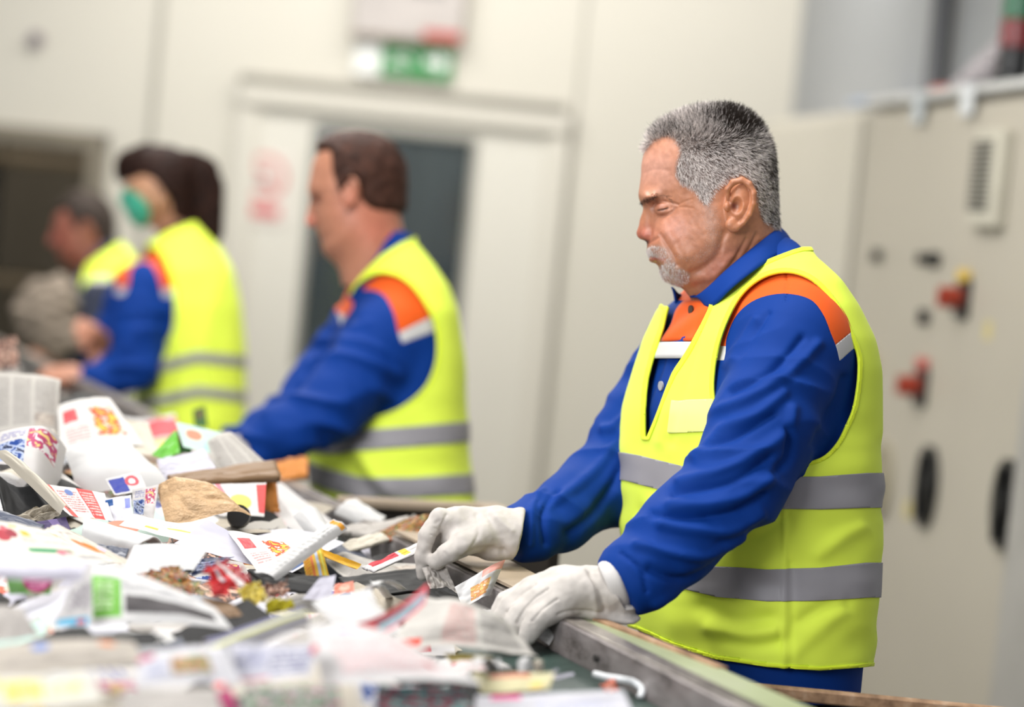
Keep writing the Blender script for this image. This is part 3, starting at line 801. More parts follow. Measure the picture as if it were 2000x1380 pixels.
def pxof(V): return 1000 + V[:, 0] / V[:, 1] * F_PX, 690 - V[:, 2] / V[:, 1] * F_PX
def folds(V, N, lst, near=True, wf=.78):
    """lst: (polyline px, amplitude m, width px); applied where the surface faces the viewer"""
    X, Y = pxof(V); w = np.clip(-N[:, 1] * 2.0, 0, 1) if near else 1.0
    d = np.zeros(len(V))
    for pts, amp, wd in lst:
        q = smooth_poly(pts, 5, False); dd = line_d(X, Y, q)
        ends = 1.0
        d += amp * np.exp(-(dd / (wd * wf)) ** 2) * ends
    return d * w

def cuttri(name, V, T, s, mat, parent, thick=0.002, off=1.0, extra=None, attrs=None):
    V2, T2, ex = clip(V, T, s, extra)
    if len(T2) == 0: return None, V2, T2, ex
    o = mesh_obj(name, c2w(V2), T2, mat, parent, attrs=attrs)
    if thick: solidify(o, thick, off)
    return o, V2, T2, ex

def hairs(name, roots, dirs, length, cols, parent, rad=0.00022, seg=4, curl=0.3, gravity=None):
    """hair strands as curves, in the parent's frame"""
    n = len(roots); t = np.linspace(0, 1, seg)
    bend = rng.normal(0, curl, (n, 3))
    P_ = roots[:, None, :] + dirs[:, None, :] * (length[:, None, None] * t[None, :, None]) + bend[:, None, :] * (length[:, None, None] * (t ** 2)[None, :, None])
    if gravity is not None: P_ += gravity[:, None, :] * (length[:, None, None] * (t ** 2)[None, :, None])
    P_ = c2w(P_.reshape(-1, 3))
    org = np.zeros(3); q = parent
    while q is not None: org = org + np.array(q.location); q = q.parent
    cu = bpy.data.hair_curves.new(name); cu.add_curves([seg] * n)
    cu.attributes['position'].data.foreach_set('vector', (P_ - org).astype(np.float32).ravel())
    r = cu.attributes.get('radius') or cu.attributes.new('radius', 'FLOAT', 'POINT')
    r.data.foreach_set('value', np.tile(rad * np.array([1, 1, .9, .45, .3, .2][:seg]) if seg <= 6 else np.full(seg, rad), n).astype(np.float32))
    a = cu.attributes.new('col', 'FLOAT_COLOR', 'POINT')
    cc = np.repeat(np.concatenate([cols, np.ones((n, 1))], 1), seg, 0); a.data.foreach_set('color', cc.astype(np.float32).ravel())
    cu.materials.append(M_hair)
    o = bpy.data.objects.new(name, cu); COL.objects.link(o); o.parent = parent; return o

def sample_surf(V, T, n, w=None):
    a, b, c = V[T[:, 0]], V[T[:, 1]], V[T[:, 2]]
    ar = np.linalg.norm(np.cross(b - a, c - a), axis=1)
    if w is not None: ar = ar * w[T].mean(1)
    i = rng.choice(len(T), n, p=ar / ar.sum()); r1 = np.sqrt(rng.random(n))[:, None]; r2 = rng.random(n)[:, None]
    return a[i] * (1 - r1) + b[i] * (r1 * (1 - r2)) + c[i] * (r1 * r2)

def head_field(D, poly, R, W, wfun=None, blur=True):
    """solid with the given side outline, rounded across; poly in px at depth D"""
    q = np.array([cpt(x, y, D)[[0, 2]] for x, y in smooth_poly(poly, 6)])
    lo = q.min(0) - 0.05; hi = q.max(0) + 0.05; h = 0.002
    gx = np.arange(lo[0], hi[0], h); gz = np.arange(lo[1], hi[1], h)
    GX, GZ = np.meshgrid(gx, gz, indexing='ij'); sd = poly_sd(GX, GZ, q)
    k = np.exp(-np.linspace(-2, 2, 9) ** 2); k /= k.sum()
    s2 = np.apply_along_axis(lambda a: np.convolve(np.pad(a, 4, mode='edge'), k, 'valid'), 0, sd)
    s2 = np.apply_along_axis(lambda a: np.convolve(np.pad(a, 4, mode='edge'), k, 'valid'), 1, s2)
    w = np.clip((sd - 0.006) / 0.02, 0, 1); sd = sd * (1 - w) + s2 * w
    nx, nz = sd.shape
    def f(p):
        ix = np.clip((p[0] - lo[0]) / h, 0, nx - 1.001); iz = np.clip((p[2] - lo[1]) / h, 0, nz - 1.001)
        i = ix.astype(int); j = iz.astype(int); a = ix - i; b = iz - j
        s = (sd[i, j] * (1 - a) * (1 - b) + sd[i + 1, j] * a * (1 - b) + sd[i, j + 1] * (1 - a) * b + sd[i + 1, j + 1] * a * b)
        Wl = W if wfun is None else wfun(p)
        y = p[1] - D
        return np.sqrt(np.maximum(R - s, 0) ** 2 + (y * R / Wl) ** 2) - R
    return f

def legs(root, D, hipx, hipy, yaw, mat=M_trous, half=0.11, scale=1.0):
    """trousers and boots down to the floor"""
    hip = cpt(hipx, hipy, D); l = np.array([math.sin(yaw), -math.cos(yaw)]); pts = []
    hw_ = c2w(hip); up = np.array([0, 0, 1.0])
    lw = RT * l[0] + FW * l[1]; lw[2] = 0; lw /= np.linalg.norm(lw)
    fwd = RT * -math.cos(yaw) + FW * -math.sin(yaw); fwd[2] = 0; fwd /= np.linalg.norm(fwd)
    segs = []
    for sg in (-1, 1):
        a = hw_ + lw * sg * half * 0.75 - up * 0.02; foot = a.copy(); foot[2] = 0.09; foot += lw * sg * 0.04
        kn = (a + foot) / 2 + fwd * 0.02; segs.append((w2c(a), w2c(kn), w2c(foot)))
    hc = w2c(hw_ + up * 0.0)
    def f(p):
        d = ell(p, hc, (0.135 * scale, 0.175 * scale, 0.13 * scale))
        for a, k, b in segs: d = smin(d, chain(p, (a, k, b), (0.105 * scale, 0.078 * scale, 0.068 * scale), 0.02), 0.05)
        return d
    lo = np.min([x for s in segs for x in s] + [hc], 0) - 0.2; hi = np.max([x for s in segs for x in s] + [hc], 0) + 0.2
    V, Q = surface(f, lo, hi, 0.02, 1)
    mesh_obj('trousers', c2w(V), Q, mat, root)
    for a, k, b in segs:
        bw = c2w(b); heel = w2c(np.array([bw[0], bw[1], 0.05]) - fwd * 0.03); toe = w2c(np.array([bw[0], bw[1], 0.045]) + fwd * 0.17); an = w2c(np.array([bw[0], bw[1], 0.16]))
        def g(p): return smax(smin(rcone(p, heel, toe, 0.048, 0.042), rcone(p, heel, an, 0.05, 0.058), 0.03), -(CAM_H + p[0] * RT[2] + p[1] * FW[2] + p[2] * UP[2]), 0.004)
        V, Q = surface(g, np.minimum(heel, toe) - 0.2, np.maximum(heel, an) + 0.2, 0.012, 0)
        mesh_obj('boot', c2w(V), Q, M_boot, root)
# ------------------------------------------------------------------ the bearded man
def torso_clothes(root, T, arms, D, S, near_seam, far_shift, ah, hole_shift, neckp, openp, hem, bands, foldJ, foldV, stripe, h=0.006, sub=1, vest_grow=0.013, k=0.03, wr=0.0022, bandh=31, collar_zone=((0, 0), (1, 0), (1, 1))):
    """jacket (blue, orange yoke, light stripe) and vest with bands. arms: list of (points, radii)"""
    def J(p):
        d = T(p)
        for pts, rad in arms: d = smin(d, chain(p, pts, rad, 0.015), k)
        for pts, rad in arms:                      # flat cuff ends
            n_ = (pts[-1] - pts[-2]) / np.linalg.norm(pts[-1] - pts[-2])
            q = sum((p[i] - pts[-1][i]) * n_[i] for i in range(3)); r2 = sum((p[i] - pts[-1][i]) ** 2 for i in range(3))
            d = np.where(r2 < 0.09 ** 2, smax(d, q, 0.006), d)
        return d
    allp = np.concatenate([np.array(a[0]) for a in arms]); zt = T.z
    lo = np.minimum(allp.min(0) - 0.1, [T.cx.min() - 0.24, D - 0.3, zt[0] - 0.02]); hi = np.maximum(allp.max(0) + 0.1, [T.cx.max() + 0.24, D + 0.3, zt[-1] + 0.05])
    V, Q = surface(J, lo, hi, h, sub)
    V = relax(V, Q, 2)
    N = normals(J, V, 0.004)
    def dist_arm(pts): 
        d = np.full(len(V), 9.0); 
        for i in range(len(pts) - 1): d = np.minimum(d, rcone(tup(V), pts[i], pts[i + 1], 0, 0))
        return d
    disp = 1.35 * folds(V, N, foldJ)
    # finer crumpling running around the sleeves
    for pts, rad in arms:
        a = np.array(pts[0]); b = np.array(pts[-1]); ax = (b - a) / np.linalg.norm(b - a)
        q = V - a; t = q @ ax; e1 = np.cross(ax, [0, 1, 0]); e1 /= np.linalg.norm(e1); e2 = np.cross(ax, e1)
        da = dist_arm(pts); w = np.clip((0.1 - da) / 0.03, 0, 1) * np.clip((t + 0.02) / 0.08, 0, 1)
        x, y = q @ e1, q @ e2
        sw = (vnoise(t * 26 + x * 14, y * 11 + 9, x * 11) - 0.5) * 2; sw2 = (vnoise(t * 55 - x * 20 + 3, y * 22, x * 22 + 5) - 0.5) * 2
        disp += w * (wr * 1.6 * (1 - np.abs(sw) * 2.2) + wr * 0.7 * sw2)
    V = V + N * disp[:, None]
    px, py = pxof(V); u, v = T.uv(tup(V))
    R3 = tris(Q)
    # near side seam: inside the polygon is sleeve
    seam = np.where(v > 0, poly_sd(px, py, smooth_poly(near_seam, 5)), poly_sd(px - far_shift[0], py - far_shift[1], smooth_poly(near_seam, 5)))
    seam = np.maximum(seam, poly_sd(px, py, collar_zone))
    top = np.interp(px, [q[0] for q in stripe], [q[1] for q in stripe]) - py          # >0 above the stripe
    bot = np.interp(px, [q[0] for q in stripe], [q[2] for q in stripe]) - py
    jk, _, _, _ = cuttri('jacket', V, R3, np.maximum(seam, -bot), M_blue, root, 0.0015, 0)
    Vy, Ty, ex = clip(V, R3, np.minimum(-seam, bot), [top])
    if len(Ty):
        cuttri('orange_yoke', Vy, Ty, ex[0], M_orange, jk, 0.0015, 0); cuttri('light_stripe', Vy, Ty, -ex[0], M_stripe, jk, 0.0015, 0)
    # vest
    def G(p): return T(p, vest_grow)
    lo = np.array([T.cx.min() - 0.26, D - 0.3, zt[0] - 0.02]); hi = np.array([T.cx.max() + 0.26, D + 0.3, zt[-1] + 0.06])
    V, Q = surface(G, lo, hi, h, sub); V = relax(V, Q, 2); N = normals(G, V, 0.004)
    px, py = pxof(V); u, v = T.uv(tup(V))
    d = folds(V, N, foldV, wf=1.15)
    d += (vnoise(px / 60, py / 38, V[:, 1] * 12) - 0.5) * 0.006 * np.clip((py - (neckp[-1][1] + 250)) / 200, 0.15, 1)
    V = V + N * d[:, None]; R3 = tris(Q)
    big = np.full(len(V), 400.0)
    ahs = smooth_poly(ah, 5)
    s = np.where(v > 0.02, -poly_sd(px, py, ahs), big)
    s = np.minimum(s, np.where(v < -0.02, np.maximum(-poly_sd(px - hole_shift[0], py - hole_shift[1], ahs), (u - 0.05) * 1400), big))
    s = np.minimum(s, -poly_sd(px, py, neckp))
    so = np.where(u > 0.0, -poly_sd(px, py, openp), big); s = np.minimum(s, so)
    hy = np.interp(px, [q[0] for q in hem], [q[1] for q in hem]); s = np.minimum(s, hy - py)
    V, R3, (s, px, py) = clip(V, R3, s, [s, px, py])
    bw = 7.0 * 3.36 / D
    Vc, Tc, ex = clip(V, R3, s - bw, [px, py])
    vest = mesh_obj('vest', c2w(Vc), Tc, M_vest, root); solidify(vest, 0.0012, 0)
    cuttri('binding', V, R3, bw - s, M_vest2, vest, 0.004, 0)
    Nn = normals(G, V, 0.004); Vb = V + Nn * 0.0022
    for i, b in enumerate(bands):
        c = np.interp(px, [q[0] for q in b], [q[1] for q in b]); hh = np.interp(px, [q[0] for q in b], [q[2] for q in b])
        cuttri('reflective_band', Vb, R3, np.minimum(hh - np.abs(py - c), s - bw * 0.3), M_band, vest, 0.001, 0)
    return jk, vest, G, (Vb, R3, px, py, s)

def collar(parent, top, bot, mat, fold=0.012, thick=0.003, name='collar'):
    """band between two 3-D curves (camera axes), folded over outwards"""
    a = smooth_poly(top, 6, False); b = smooth_poly(bot, 6, False); n = min(len(a), len(b)); a, b = a[:n], b[:n]
    m = 7; V = []
    for i in range(n):
        for j in range(m):
            t = j / (m - 1); p = a[i] * (1 - t) + b[i] * t; p = p + np.array([0, 0, 0.004 * math.sin(math.pi * t)]); V.append(p)
    Fc = [(i * m + j, i * m + j + 1, (i + 1) * m + j + 1, (i + 1) * m + j) for i in range(n - 1) for j in range(m - 1)]
    return solidify(mesh_obj(name, c2w(np.array(V)), Fc, mat, parent), thick, 0)

def Pm(px, py, dd=0.0): return cpt(px, py, 3.36 + dd)
D1 = 3.36
foot1 = at(1470, 1100, D1); foot1[2] = 0
man = thing('person', 'bearded grey-haired man in yellow vest over blue jacket sorting paper with white gloves', 'person', foot1)
T1 = Torso(D1, [(462, 1478, 1518, .045), (485, 1446, 1538, .08), (515, 1400, 1568, .125), (550, 1365, 1599, .165), (600, 1318, 1632, .190), (660, 1290, 1662, .203),
                (720, 1270, 1675, .21), (800, 1246, 1677, .212), (900, 1242, 1677, .215), (1000, 1242, 1676, .215), (1150, 1254, 1670, .215), (1338, 1270, 1652, .205)], math.radians(23))
armL = ([Pm(1552, 672, -.16), Pm(1500, 810, -.215), Pm(1440, 938, -.255), Pm(1320, 1050, -.29), Pm(1245, 1122, -.31), Pm(1206, 1150, -.32)], [.069, .067, .063, .055, .046, .036])
armR = ([Pm(1345, 690, .16), Pm(1262, 830, .15), Pm(1188, 940, .11), Pm(1095, 1005, .04), Pm(1035, 1035, .0), Pm(1003, 1044, -.01)], [.066, .062, .058, .047, .040, .036])
def Z2(*a): return [(1180 + x / 1.683, 560 + y / 1.683) for x, y in a]
fJ = [(Z2((700, 190), (600, 290), (480, 360), (330, 430)), .0050, 13), (Z2((650, 170), (560, 270), (420, 350)), -.0040, 10), (Z2((500, 110), (460, 160), (410, 260)), .0035, 10),
      (Z2((540, 90), (500, 150), (450, 230)), -.003, 9), (Z2((590, 350), (500, 420), (380, 470), (300, 560)), .0050, 14), (Z2((600, 470), (605, 560), (560, 610)), -.007, 12),
      (Z2((620, 400), (590, 480), (480, 560), (360, 610), (250, 640)), .0055, 14), (Z2((560, 420), (450, 480), (330, 530)), -.004, 10), (Z2((560, 610), (470, 680), (330, 720), (220, 720)), .0060, 15),
      (Z2((540, 560), (430, 640), (300, 670), (230, 680)), -.0045, 11), (Z2((510, 740), (400, 800), (300, 800), (190, 780)), .0060, 14), (Z2((520, 680), (420, 740), (290, 760), (160, 750)), -.005, 11),
      (Z2((450, 820), (330, 880), (220, 870), (110, 850)), .0055, 12), (Z2((430, 860), (340, 930), (240, 960), (150, 930)), -.005, 12), (Z2((140, 1000), (120, 930), (60, 880)), -.003, 6),
      (Z2((330, 960), (250, 1000), (170, 1040)), .004, 12), (Z2((660, 620), (740, 560), (800, 470)), .003, 12), (Z2((690, 520), (740, 420), (790, 300)), -.004, 12),
      (Z2((0, 470), (40, 460), (80, 420)), .005, 12), ([(1215, 850), (1150, 930), (1060, 990)], .005, 14), ([(1220, 900), (1170, 990), (1110, 1040)], -.006, 13), ([(1535, 528), (1537, 586)], -.0022, 3), ([(1090, 960), (1060, 1000), (1065, 1060)], -.005, 9), ([(1060, 955), (1040, 990), (1035, 1060)], .004, 8)]
fV = [([(1370, 1185), (1430, 1212), (1500, 1208)], -.005, 15), ([(1420, 1250), (1470, 1262), (1520, 1255)], -.005, 12), ([(1390, 1225), (1450, 1235), (1510, 1228)], .006, 14), ([(1545, 1275), (1590, 1235), (1640, 1190)], .005, 16),
      ([(1560, 1215), (1600, 1190), (1650, 1180)], -.004, 12), ([(1532, 995), (1532, 1150), (1530, 1305)], .0028, 4.5), ([(1545, 1100), (1548, 1200), (1545, 1300)], -.002, 6), ([(1420, 1060), (1480, 1045), (1530, 1010)], -.004, 12),
      ([(1600, 1080), (1640, 1050), (1680, 1030)], .004, 14), ([(1290, 560), (1320, 700), (1290, 860)], .003, 12), ([(1380, 600), (1340, 740), (1310, 860)], -.003, 10), ([(1250, 1000), (1300, 1010), (1330, 1000)], -.004, 12)]
seam1 = [(1416, 700), (1420, 660), (1440, 615), (1478, 585), (1530, 574), (1580, 584), (1606, 612), (1622, 650), (1636, 690), (1640, 740), (1625, 860), (1560, 960), (1470, 1040), (1400, 1130), (1300, 1230), (1100, 1260), (1050, 1150), (1150, 1000), (1300, 860), (1390, 780)]
ah1 = [(1540, 532), (1586, 548), (1626, 590), (1655, 645), (1676, 700), (1672, 770), (1650, 840), (1612, 888), (1560, 903), (1500, 895), (1430, 850), (1398, 790), (1396, 720), (1412, 650), (1445, 580), (1490, 542)]
neck1 = [(1650, 482), (1566, 484), (1546, 490), (1520, 500), (1484, 515), (1444, 538), (1406, 570), (1378, 602), (1300, 600), (1250, 560), (1250, 420), (1650, 420)]
open1 = [(1400, 560), (1384, 600), (1350, 668), (1318, 730), (1288, 800), (1263, 853), (1258, 853), (1258, 800), (1266, 740), (1278, 690), (1296, 640), (1308, 600), (1312, 560)]
hem1 = [(1200, 1215), (1245, 1228), (1320, 1262), (1400, 1287), (1500, 1302), (1600, 1308), (1700, 1300)]
bands1 = [[(1220, 910, 27), (1250, 917, 28), (1330, 938, 29), (1420, 955, 30), (1500, 962, 31), (1600, 962, 32), (1690, 957, 34)], [(1225, 1085, 29), (1300, 1110, 30), (1400, 1135, 30), (1500, 1142, 31), (1600, 1140, 32), (1690, 1132, 34)]]
stripe1 = [(1200, 664, 696), (1330, 672, 702), (1420, 676, 704), (1600, 700, 738), (1633, 672, 710), (1662, 648, 684), (1700, 620, 655)]
jk1, vest1, G1, vb1 = torso_clothes(man, T1, [armL, armR], D1, 1, seam1, (-215, 12), ah1, (-215, 10), neck1, open1, hem1, bands1, fJ, fV, stripe1, collar_zone=[(1640, 430), (1640, 500), (1560, 512), (1525, 520), (1480, 545), (1442, 572), (1408, 604), (1390, 560), (1480, 440)])
Vb, R3, px_, py_, s_ = vb1
cuttri('chest_pocket', Vb, R3, poly_sd(px_, py_, [(1316, 783), (1394, 779), (1391, 842), (1306, 846)]), fabric('pale_vest_pocket', '+eef78c', 0.55, 1400, 0.1, 0.02), vest1, 0.001, 0)
# collar
cl_t = [Pm(1312, 560, .045), Pm(1340, 575, .075), Pm(1400, 530, .085), Pm(1460, 480, .075), Pm(1512, 446, .035), Pm(1519, 446, 0), Pm(1508, 455, -.045), Pm(1468, 487, -.078), Pm(1420, 527, -.085), Pm(1385, 560, -.07), Pm(1362, 577, -.045), Pm(1348, 580, -.02)]
cl_b = [Pm(1320, 592, .055), Pm(1345, 610, .10), Pm(1400, 570, .12), Pm(1470, 515, .115), Pm(1540, 482, .055), Pm(1548, 480, 0), Pm(1535, 492, -.065), Pm(1485, 520, -.112), Pm(1432, 560, -.120), Pm(1400, 592, -.105), Pm(1383, 600, -.08), Pm(1372, 588, -.05)]
collar(jk1, cl_t, cl_b, M_blue)
# placket and buttons on the chest
pk = MB(); btn = []
tf = lambda u, v, py: None
def chest(v, py, out=0.0):
    z = -(py - 690) / F_PX * D1; a = np.interp(z, T1.z, T1.a) + out; b = np.interp(z, T1.z, T1.b); u = a * (1 - abs(v / b) ** 2.3) ** (1 / 2.3)
    cx_ = np.interp(z, T1.z, T1.cx); return np.array([cx_ + u * T1.f[0] + v * T1.l[0], D1 + u * T1.f[1] + v * T1.l[1], z])
V = []; Fc = []
pys = np.linspace(592, 900, 24); vs = np.linspace(-0.016, 0.022, 5)
for py in pys:
    for v in vs: V.append(chest(v, py, 0.004 + 0.0015 * math.sin(py / 17)))
for i in range(len(pys) - 1):
    for j in range(4): a = i * 5 + j; Fc.append((a, a + 1, a + 6, a + 5))
V = np.array(V); n1 = 6
solidify(mesh_obj('placket', c2w(V), Fc, M_blue, jk1), 0.003, 0)
for py, mm in ((606, 'orange'), (752, 'blue'), (840, 'blue')):
    c = c2w(chest(0.004, py, 0.008)); n_ = RT * T1.f[0] + FW * T1.f[1]
    MB().tube([c, c + n_ * 0.0025], 0.0065, 16).build('snap_button', plain('dark_button' if mm == 'orange' else 'steel_button', '4a3428' if mm == 'orange' else 'b8b8bd', 0.35), jk1)
Vp = []; 
pys = np.linspace(588, 666, 12)
for py in pys:
    for v in np.linspace(-0.045, 0.05, 9): Vp.append(chest(v, py, 0.0075 + 0.002 * math.sin(py / 11 + v * 60)))
solidify(mesh_obj('orange_chest_panel', c2w(np.array(Vp)), [(i * 9 + j, i * 9 + j + 1, i * 9 + j + 10, i * 9 + j + 9) for i in range(11) for j in range(8)], M_orange, jk1), 0.002, 0)

Vp = []
for py in np.linspace(668, 699, 5):
    for v in np.linspace(-0.06, 0.06, 11): Vp.append(chest(v, py, 0.0105 + .001 * math.sin(v * 70)))
solidify(mesh_obj('light_chest_stripe', c2w(np.array(Vp)), [(i * 11 + j, i * 11 + j + 1, i * 11 + j + 12, i * 11 + j + 11) for i in range(4) for j in range(10)], M_stripe, jk1), 0.002, 0)

# head
HP1 = [(1258, 298), (1253, 320), (1252, 340), (1249, 364), (1247, 381), (1251, 394), (1259, 405), (1264, 425), (1268, 450), (1269, 474), (1268, 488), (1271, 498), (1281, 503), (1278, 511), (1286, 520), (1289, 533), (1296, 546), (1312, 554), (1333, 559), (1352, 568), (1385, 590), (1440, 590), (1478, 540), (1500, 480), (1507, 445), (1511, 415), (1515, 385), (1516, 352), (1513, 322), (1505, 298), (1493, 272), (1475, 246), (1451, 226), (1428, 218), (1400, 216), (1360, 220), (1320, 233), (1290, 250), (1268, 274)]
def ss_(x, a, b): t = np.clip((x - a) / (b - a), 0, 1); return t * t * (3 - 2 * t)
def hx(p): return 1000 + p[0] / D1 * F_PX, 690 - p[2] / D1 * F_PX
def wf1(p):
    X, Y = hx(p)
    w = 0.060 + 0.019 * ss_(X, 1285, 1400); w = w + 0.006 * ss_(Y, 380, 300) * (1 - ss_(X, 1330, 1420))
    w = w - 0.006 * ss_(Y, 490, 540) * (1 - ss_(X, 1330, 1400)) - 0.010 * ss_(Y, 470, 560) * ss_(X, 1330, 1420)
    return w
HF1 = head_field(D1, HP1, 0.085, 0.078, wf1)
def mir(p): return (p[0], np.abs(p[1] - D1), p[2])
def Q1(x, y, l=0.0): c = cpt(x, y, D1); return np.array([c[0], l, c[2]])
def man_head(p):
    d = HF1(p); m = mir(p)
    d = smin(d, ell(m, Q1(1330, 470, .036), (.040, .022, .036)), .02)               # cheek
    d = smin(d, ell(m, Q1(1345, 515, .040), (.036, .018, .022)), .02)               # jowl
    d = smin(d, ell(m, Q1(1270, 388, .026), (.010, .022, .006)), .012)              # brow ridge
    d = smax(d, -ell(m, Q1(1272, 408, .034), (.010, .016, .010)), .010)             # socket
    d = smin(d, ell(m, Q1(1295, 411, .0335), (.0145, .0145, .0115)), .003)            # lidded eye
    d = smin(d, chain(m, [Q1(1265, 405, 0), Q1(1262, 430, 0), Q1(1255.5, 455, 0)], [.0052, .0065, .0088], .006), .006)
    d = smin(d, ell(m, Q1(1271, 441, .006), (.013, .010, .024)), .008)
    d = smin(d, ell(m, Q1(1270, 459, .0125), (.0130, .0075, .0090)), .004)           # wing
    d = smax(d, -ell(m, Q1(1262, 473, .0085), (.006, .0042, .004)), .002)            # nostril
    d = smin(d, ell(m, Q1(1277, 507, 0), (.006, .022, .0038)), .003)
    d = smin(d, ell(m, Q1(1283, 488, .01), (.011, .026, .010)), .012)                # lip region
    d = smax(d, -ell(m, Q1(1276, 502, 0), (.007, .024, .0013)), .0015)
    d = smin(d, rcone(p, Pm(1418, 440), Pm(1462, 610), .064, .070), .03)
    # ear
    e = ell(m, Q1(1433, 408, .079), (.0185, .012, .031), rotax(-8))
    hel = [Q1(1411, 396, .086), Q1(1410, 378, .090), Q1(1420, 365, .0935), Q1(1436, 361, .096), Q1(1450, 369, .098), Q1(1458, 386, .099), Q1(1458, 406, .098), Q1(1451, 426, .095), Q1(1440, 441, .091), Q1(1428, 451, .088)]
    e = smin(e, chain(m, hel, [.0030, .0038, .0042, .0042, .0042, .0042, .0040, .0036, .004, .005], .002), .003)
    e = smin(e, ell(m, Q1(1419, 446, .087), (.0095, .006, .0105)), .004)
    e = smin(e, ell(m, Q1(1438, 402, .088), (.016, .009, .026), rotax(-8)), .003)
    e = smax(e, -ell(m, Q1(1425, 410, .099), (.0085, .011, .0125), rotax(-12)), .003)
    e = smax(e, -chain(m, [Q1(1419, 382, .096), Q1(1434, 374, .0995), Q1(1446, 384, .101), Q1(1448, 402, .101), Q1(1444, 420, .099)], [.003, .0035, .0035, .003, .002], .002), .002)
    e = smin(e, ell(m, Q1(1409, 411, .087), (.0048, .0045, .0065)), .003)
    d = smin(d, e, .004)
    return d
h0 = Pm(1380, 400)
V, Q = surface(man_head, h0 + np.array([-.125, -.115, -.165]), h0 + np.array([.125, .115, .145]), .0024, 1)
N = normals(man_head, V, .0012)
X, Y = pxof(V); XC, YC = hx(tup(V))
gro = [([(1291, 426), (1304, 422), (1315, 411)], -.0012, 3.2), ([(1276, 401), (1291, 397), (1307, 400), (1318, 404)], -.0016, 2.4), ([(1281, 415), (1291, 413.5), (1301, 410)], -.0012, 1.6), ([(1285, 420), (1296, 419), (1307, 413)], .0008, 2.5),
       ([(1286, 462), (1299, 484), (1310, 504), (1316, 520)], -.0022, 5), ([(1298, 458), (1314, 480), (1326, 505)], .0015, 9), ([(1346, 537), (1372, 522), (1392, 500), (1405, 462)], -.003, 8), ([(1352, 548), (1390, 540), (1420, 505)], .002, 9),
       ([(1447, 472), (1424, 512), (1396, 548)], -.0015, 4), ([(1468, 462), (1448, 500), (1420, 545)], -.0012, 4), ([(1320, 404), (1334, 398), (1345, 395)], -.0006, 2), ([(1320, 409), (1334, 410), (1346, 412)], -.0006, 2), ([(1258, 340), (1275, 335), (1300, 338)], -.0005, 4),
       ([(1256, 398), (1262, 408), (1268, 425)], -.001, 4), ([(1256, 470), (1268, 474), (1280, 468)], -.0012, 3)]
d = np.zeros(len(V))
for pts, amp, wd in gro: d += amp * np.exp(-(line_d(XC, YC, smooth_poly(pts, 5, False)) / wd) ** 2)
d += (vnoise(V[:, 0], V[:, 1], V[:, 2], 160) - .5) * .0006
sidew = np.clip((np.abs(V[:, 1] - D1) - 0.008) / 0.01, 0, 1)
V = V + N * (d * sidew)[:, None]
hairp = smooth_poly([(1248, 306), (1262, 294), (1280, 281), (1304, 277), (1319, 300), (1311, 333), (1317, 360), (1348, 384), (1358, 400), (1370, 408), (1379, 400), (1387, 384), (1403, 369), (1420, 358), (1440, 352), (1458, 366), (1466, 390), (1470, 412), (1478, 434), (1495, 444), (1512, 452), (1570, 440), (1570, 160), (1220, 160), (1225, 300)], 4)
hm = poly_sd(XC, YC, hairp) * 1.0
def blob(x, y, r, s=1.0): return np.exp(-(((XC - x) / r) ** 2 + ((YC - y) * s / r) ** 2))
c0 = np.array(lin('ba7c5a')[:3]); colr = np.tile(c0, (len(V), 1))
def tint(w, c):
    global colr
    colr = colr * (1 - w[:, None]) + np.array(lin(c)[:3]) * w[:, None]
tint(blob(1275, 330, 45) * .9, 'd9a08a'); tint(blob(1256, 460, 20), 'b96a55'); tint(blob(1310, 450, 34) * .6, 'cf8a74'); tint(ss_(YC, 455, 540) * ss_(XC, 1330, 1400) * .9, 'b36e58')
tint(blob(1433, 408, 34) * .8, 'd4895f'); tint(blob(1422, 410, 9) * .95, '6d2f22'); tint(blob(1262, 473, 6) * np.clip((.02 - np.abs(V[:, 1] - D1)) / .01, 0, 1), '38150f')
tint(blob(1283, 404, 12) * .5, 'a5624d'); tint(np.exp(-(line_d(XC, YC, [(1281, 414.5), (1291, 413), (1300, 410.5)]) / 1.5) ** 2) * .9, '3b211b')
tint(np.exp(-(line_d(XC, YC, [(1272, 506), (1286, 507), (1292, 508)]) / 3.5) ** 2) * .8, 'b3685c')
beard = smooth_poly([(1287, 519), (1308, 514), (1318, 522), (1340, 536), (1338, 550), (1316, 558), (1298, 550), (1288, 536)], 3)
must = smooth_poly([(1264, 483), (1286, 481), (1303, 492), (1313, 512), (1312, 524), (1301, 522), (1288, 503), (1270, 500)], 3)
stb = smooth_poly([(1300, 500), (1350, 515), (1390, 500), (1400, 440), (1380, 400), (1360, 410), (1372, 460), (1350, 500)], 3)
tint(np.clip(poly_sd(XC, YC, stb) / 40, 0, .3), 'a5836f')
tint(np.clip(poly_sd(XC, YC, beard) / 5 + .4, 0, 1) * .75, 'b59a8c'); tint(np.clip(poly_sd(XC, YC, must) / 5 + .4, 0, 1) * .6, 'b38f80')
tint(np.clip(hm / 9 + .1, 0, 1) * .92, '6f625b')
# shape of the collar hides the neck's end
body = mesh_obj('body', c2w(V), Q, M_skin, man, attrs={'col': colr}); body['label'] = 'head and neck with tanned face, eyes lowered'
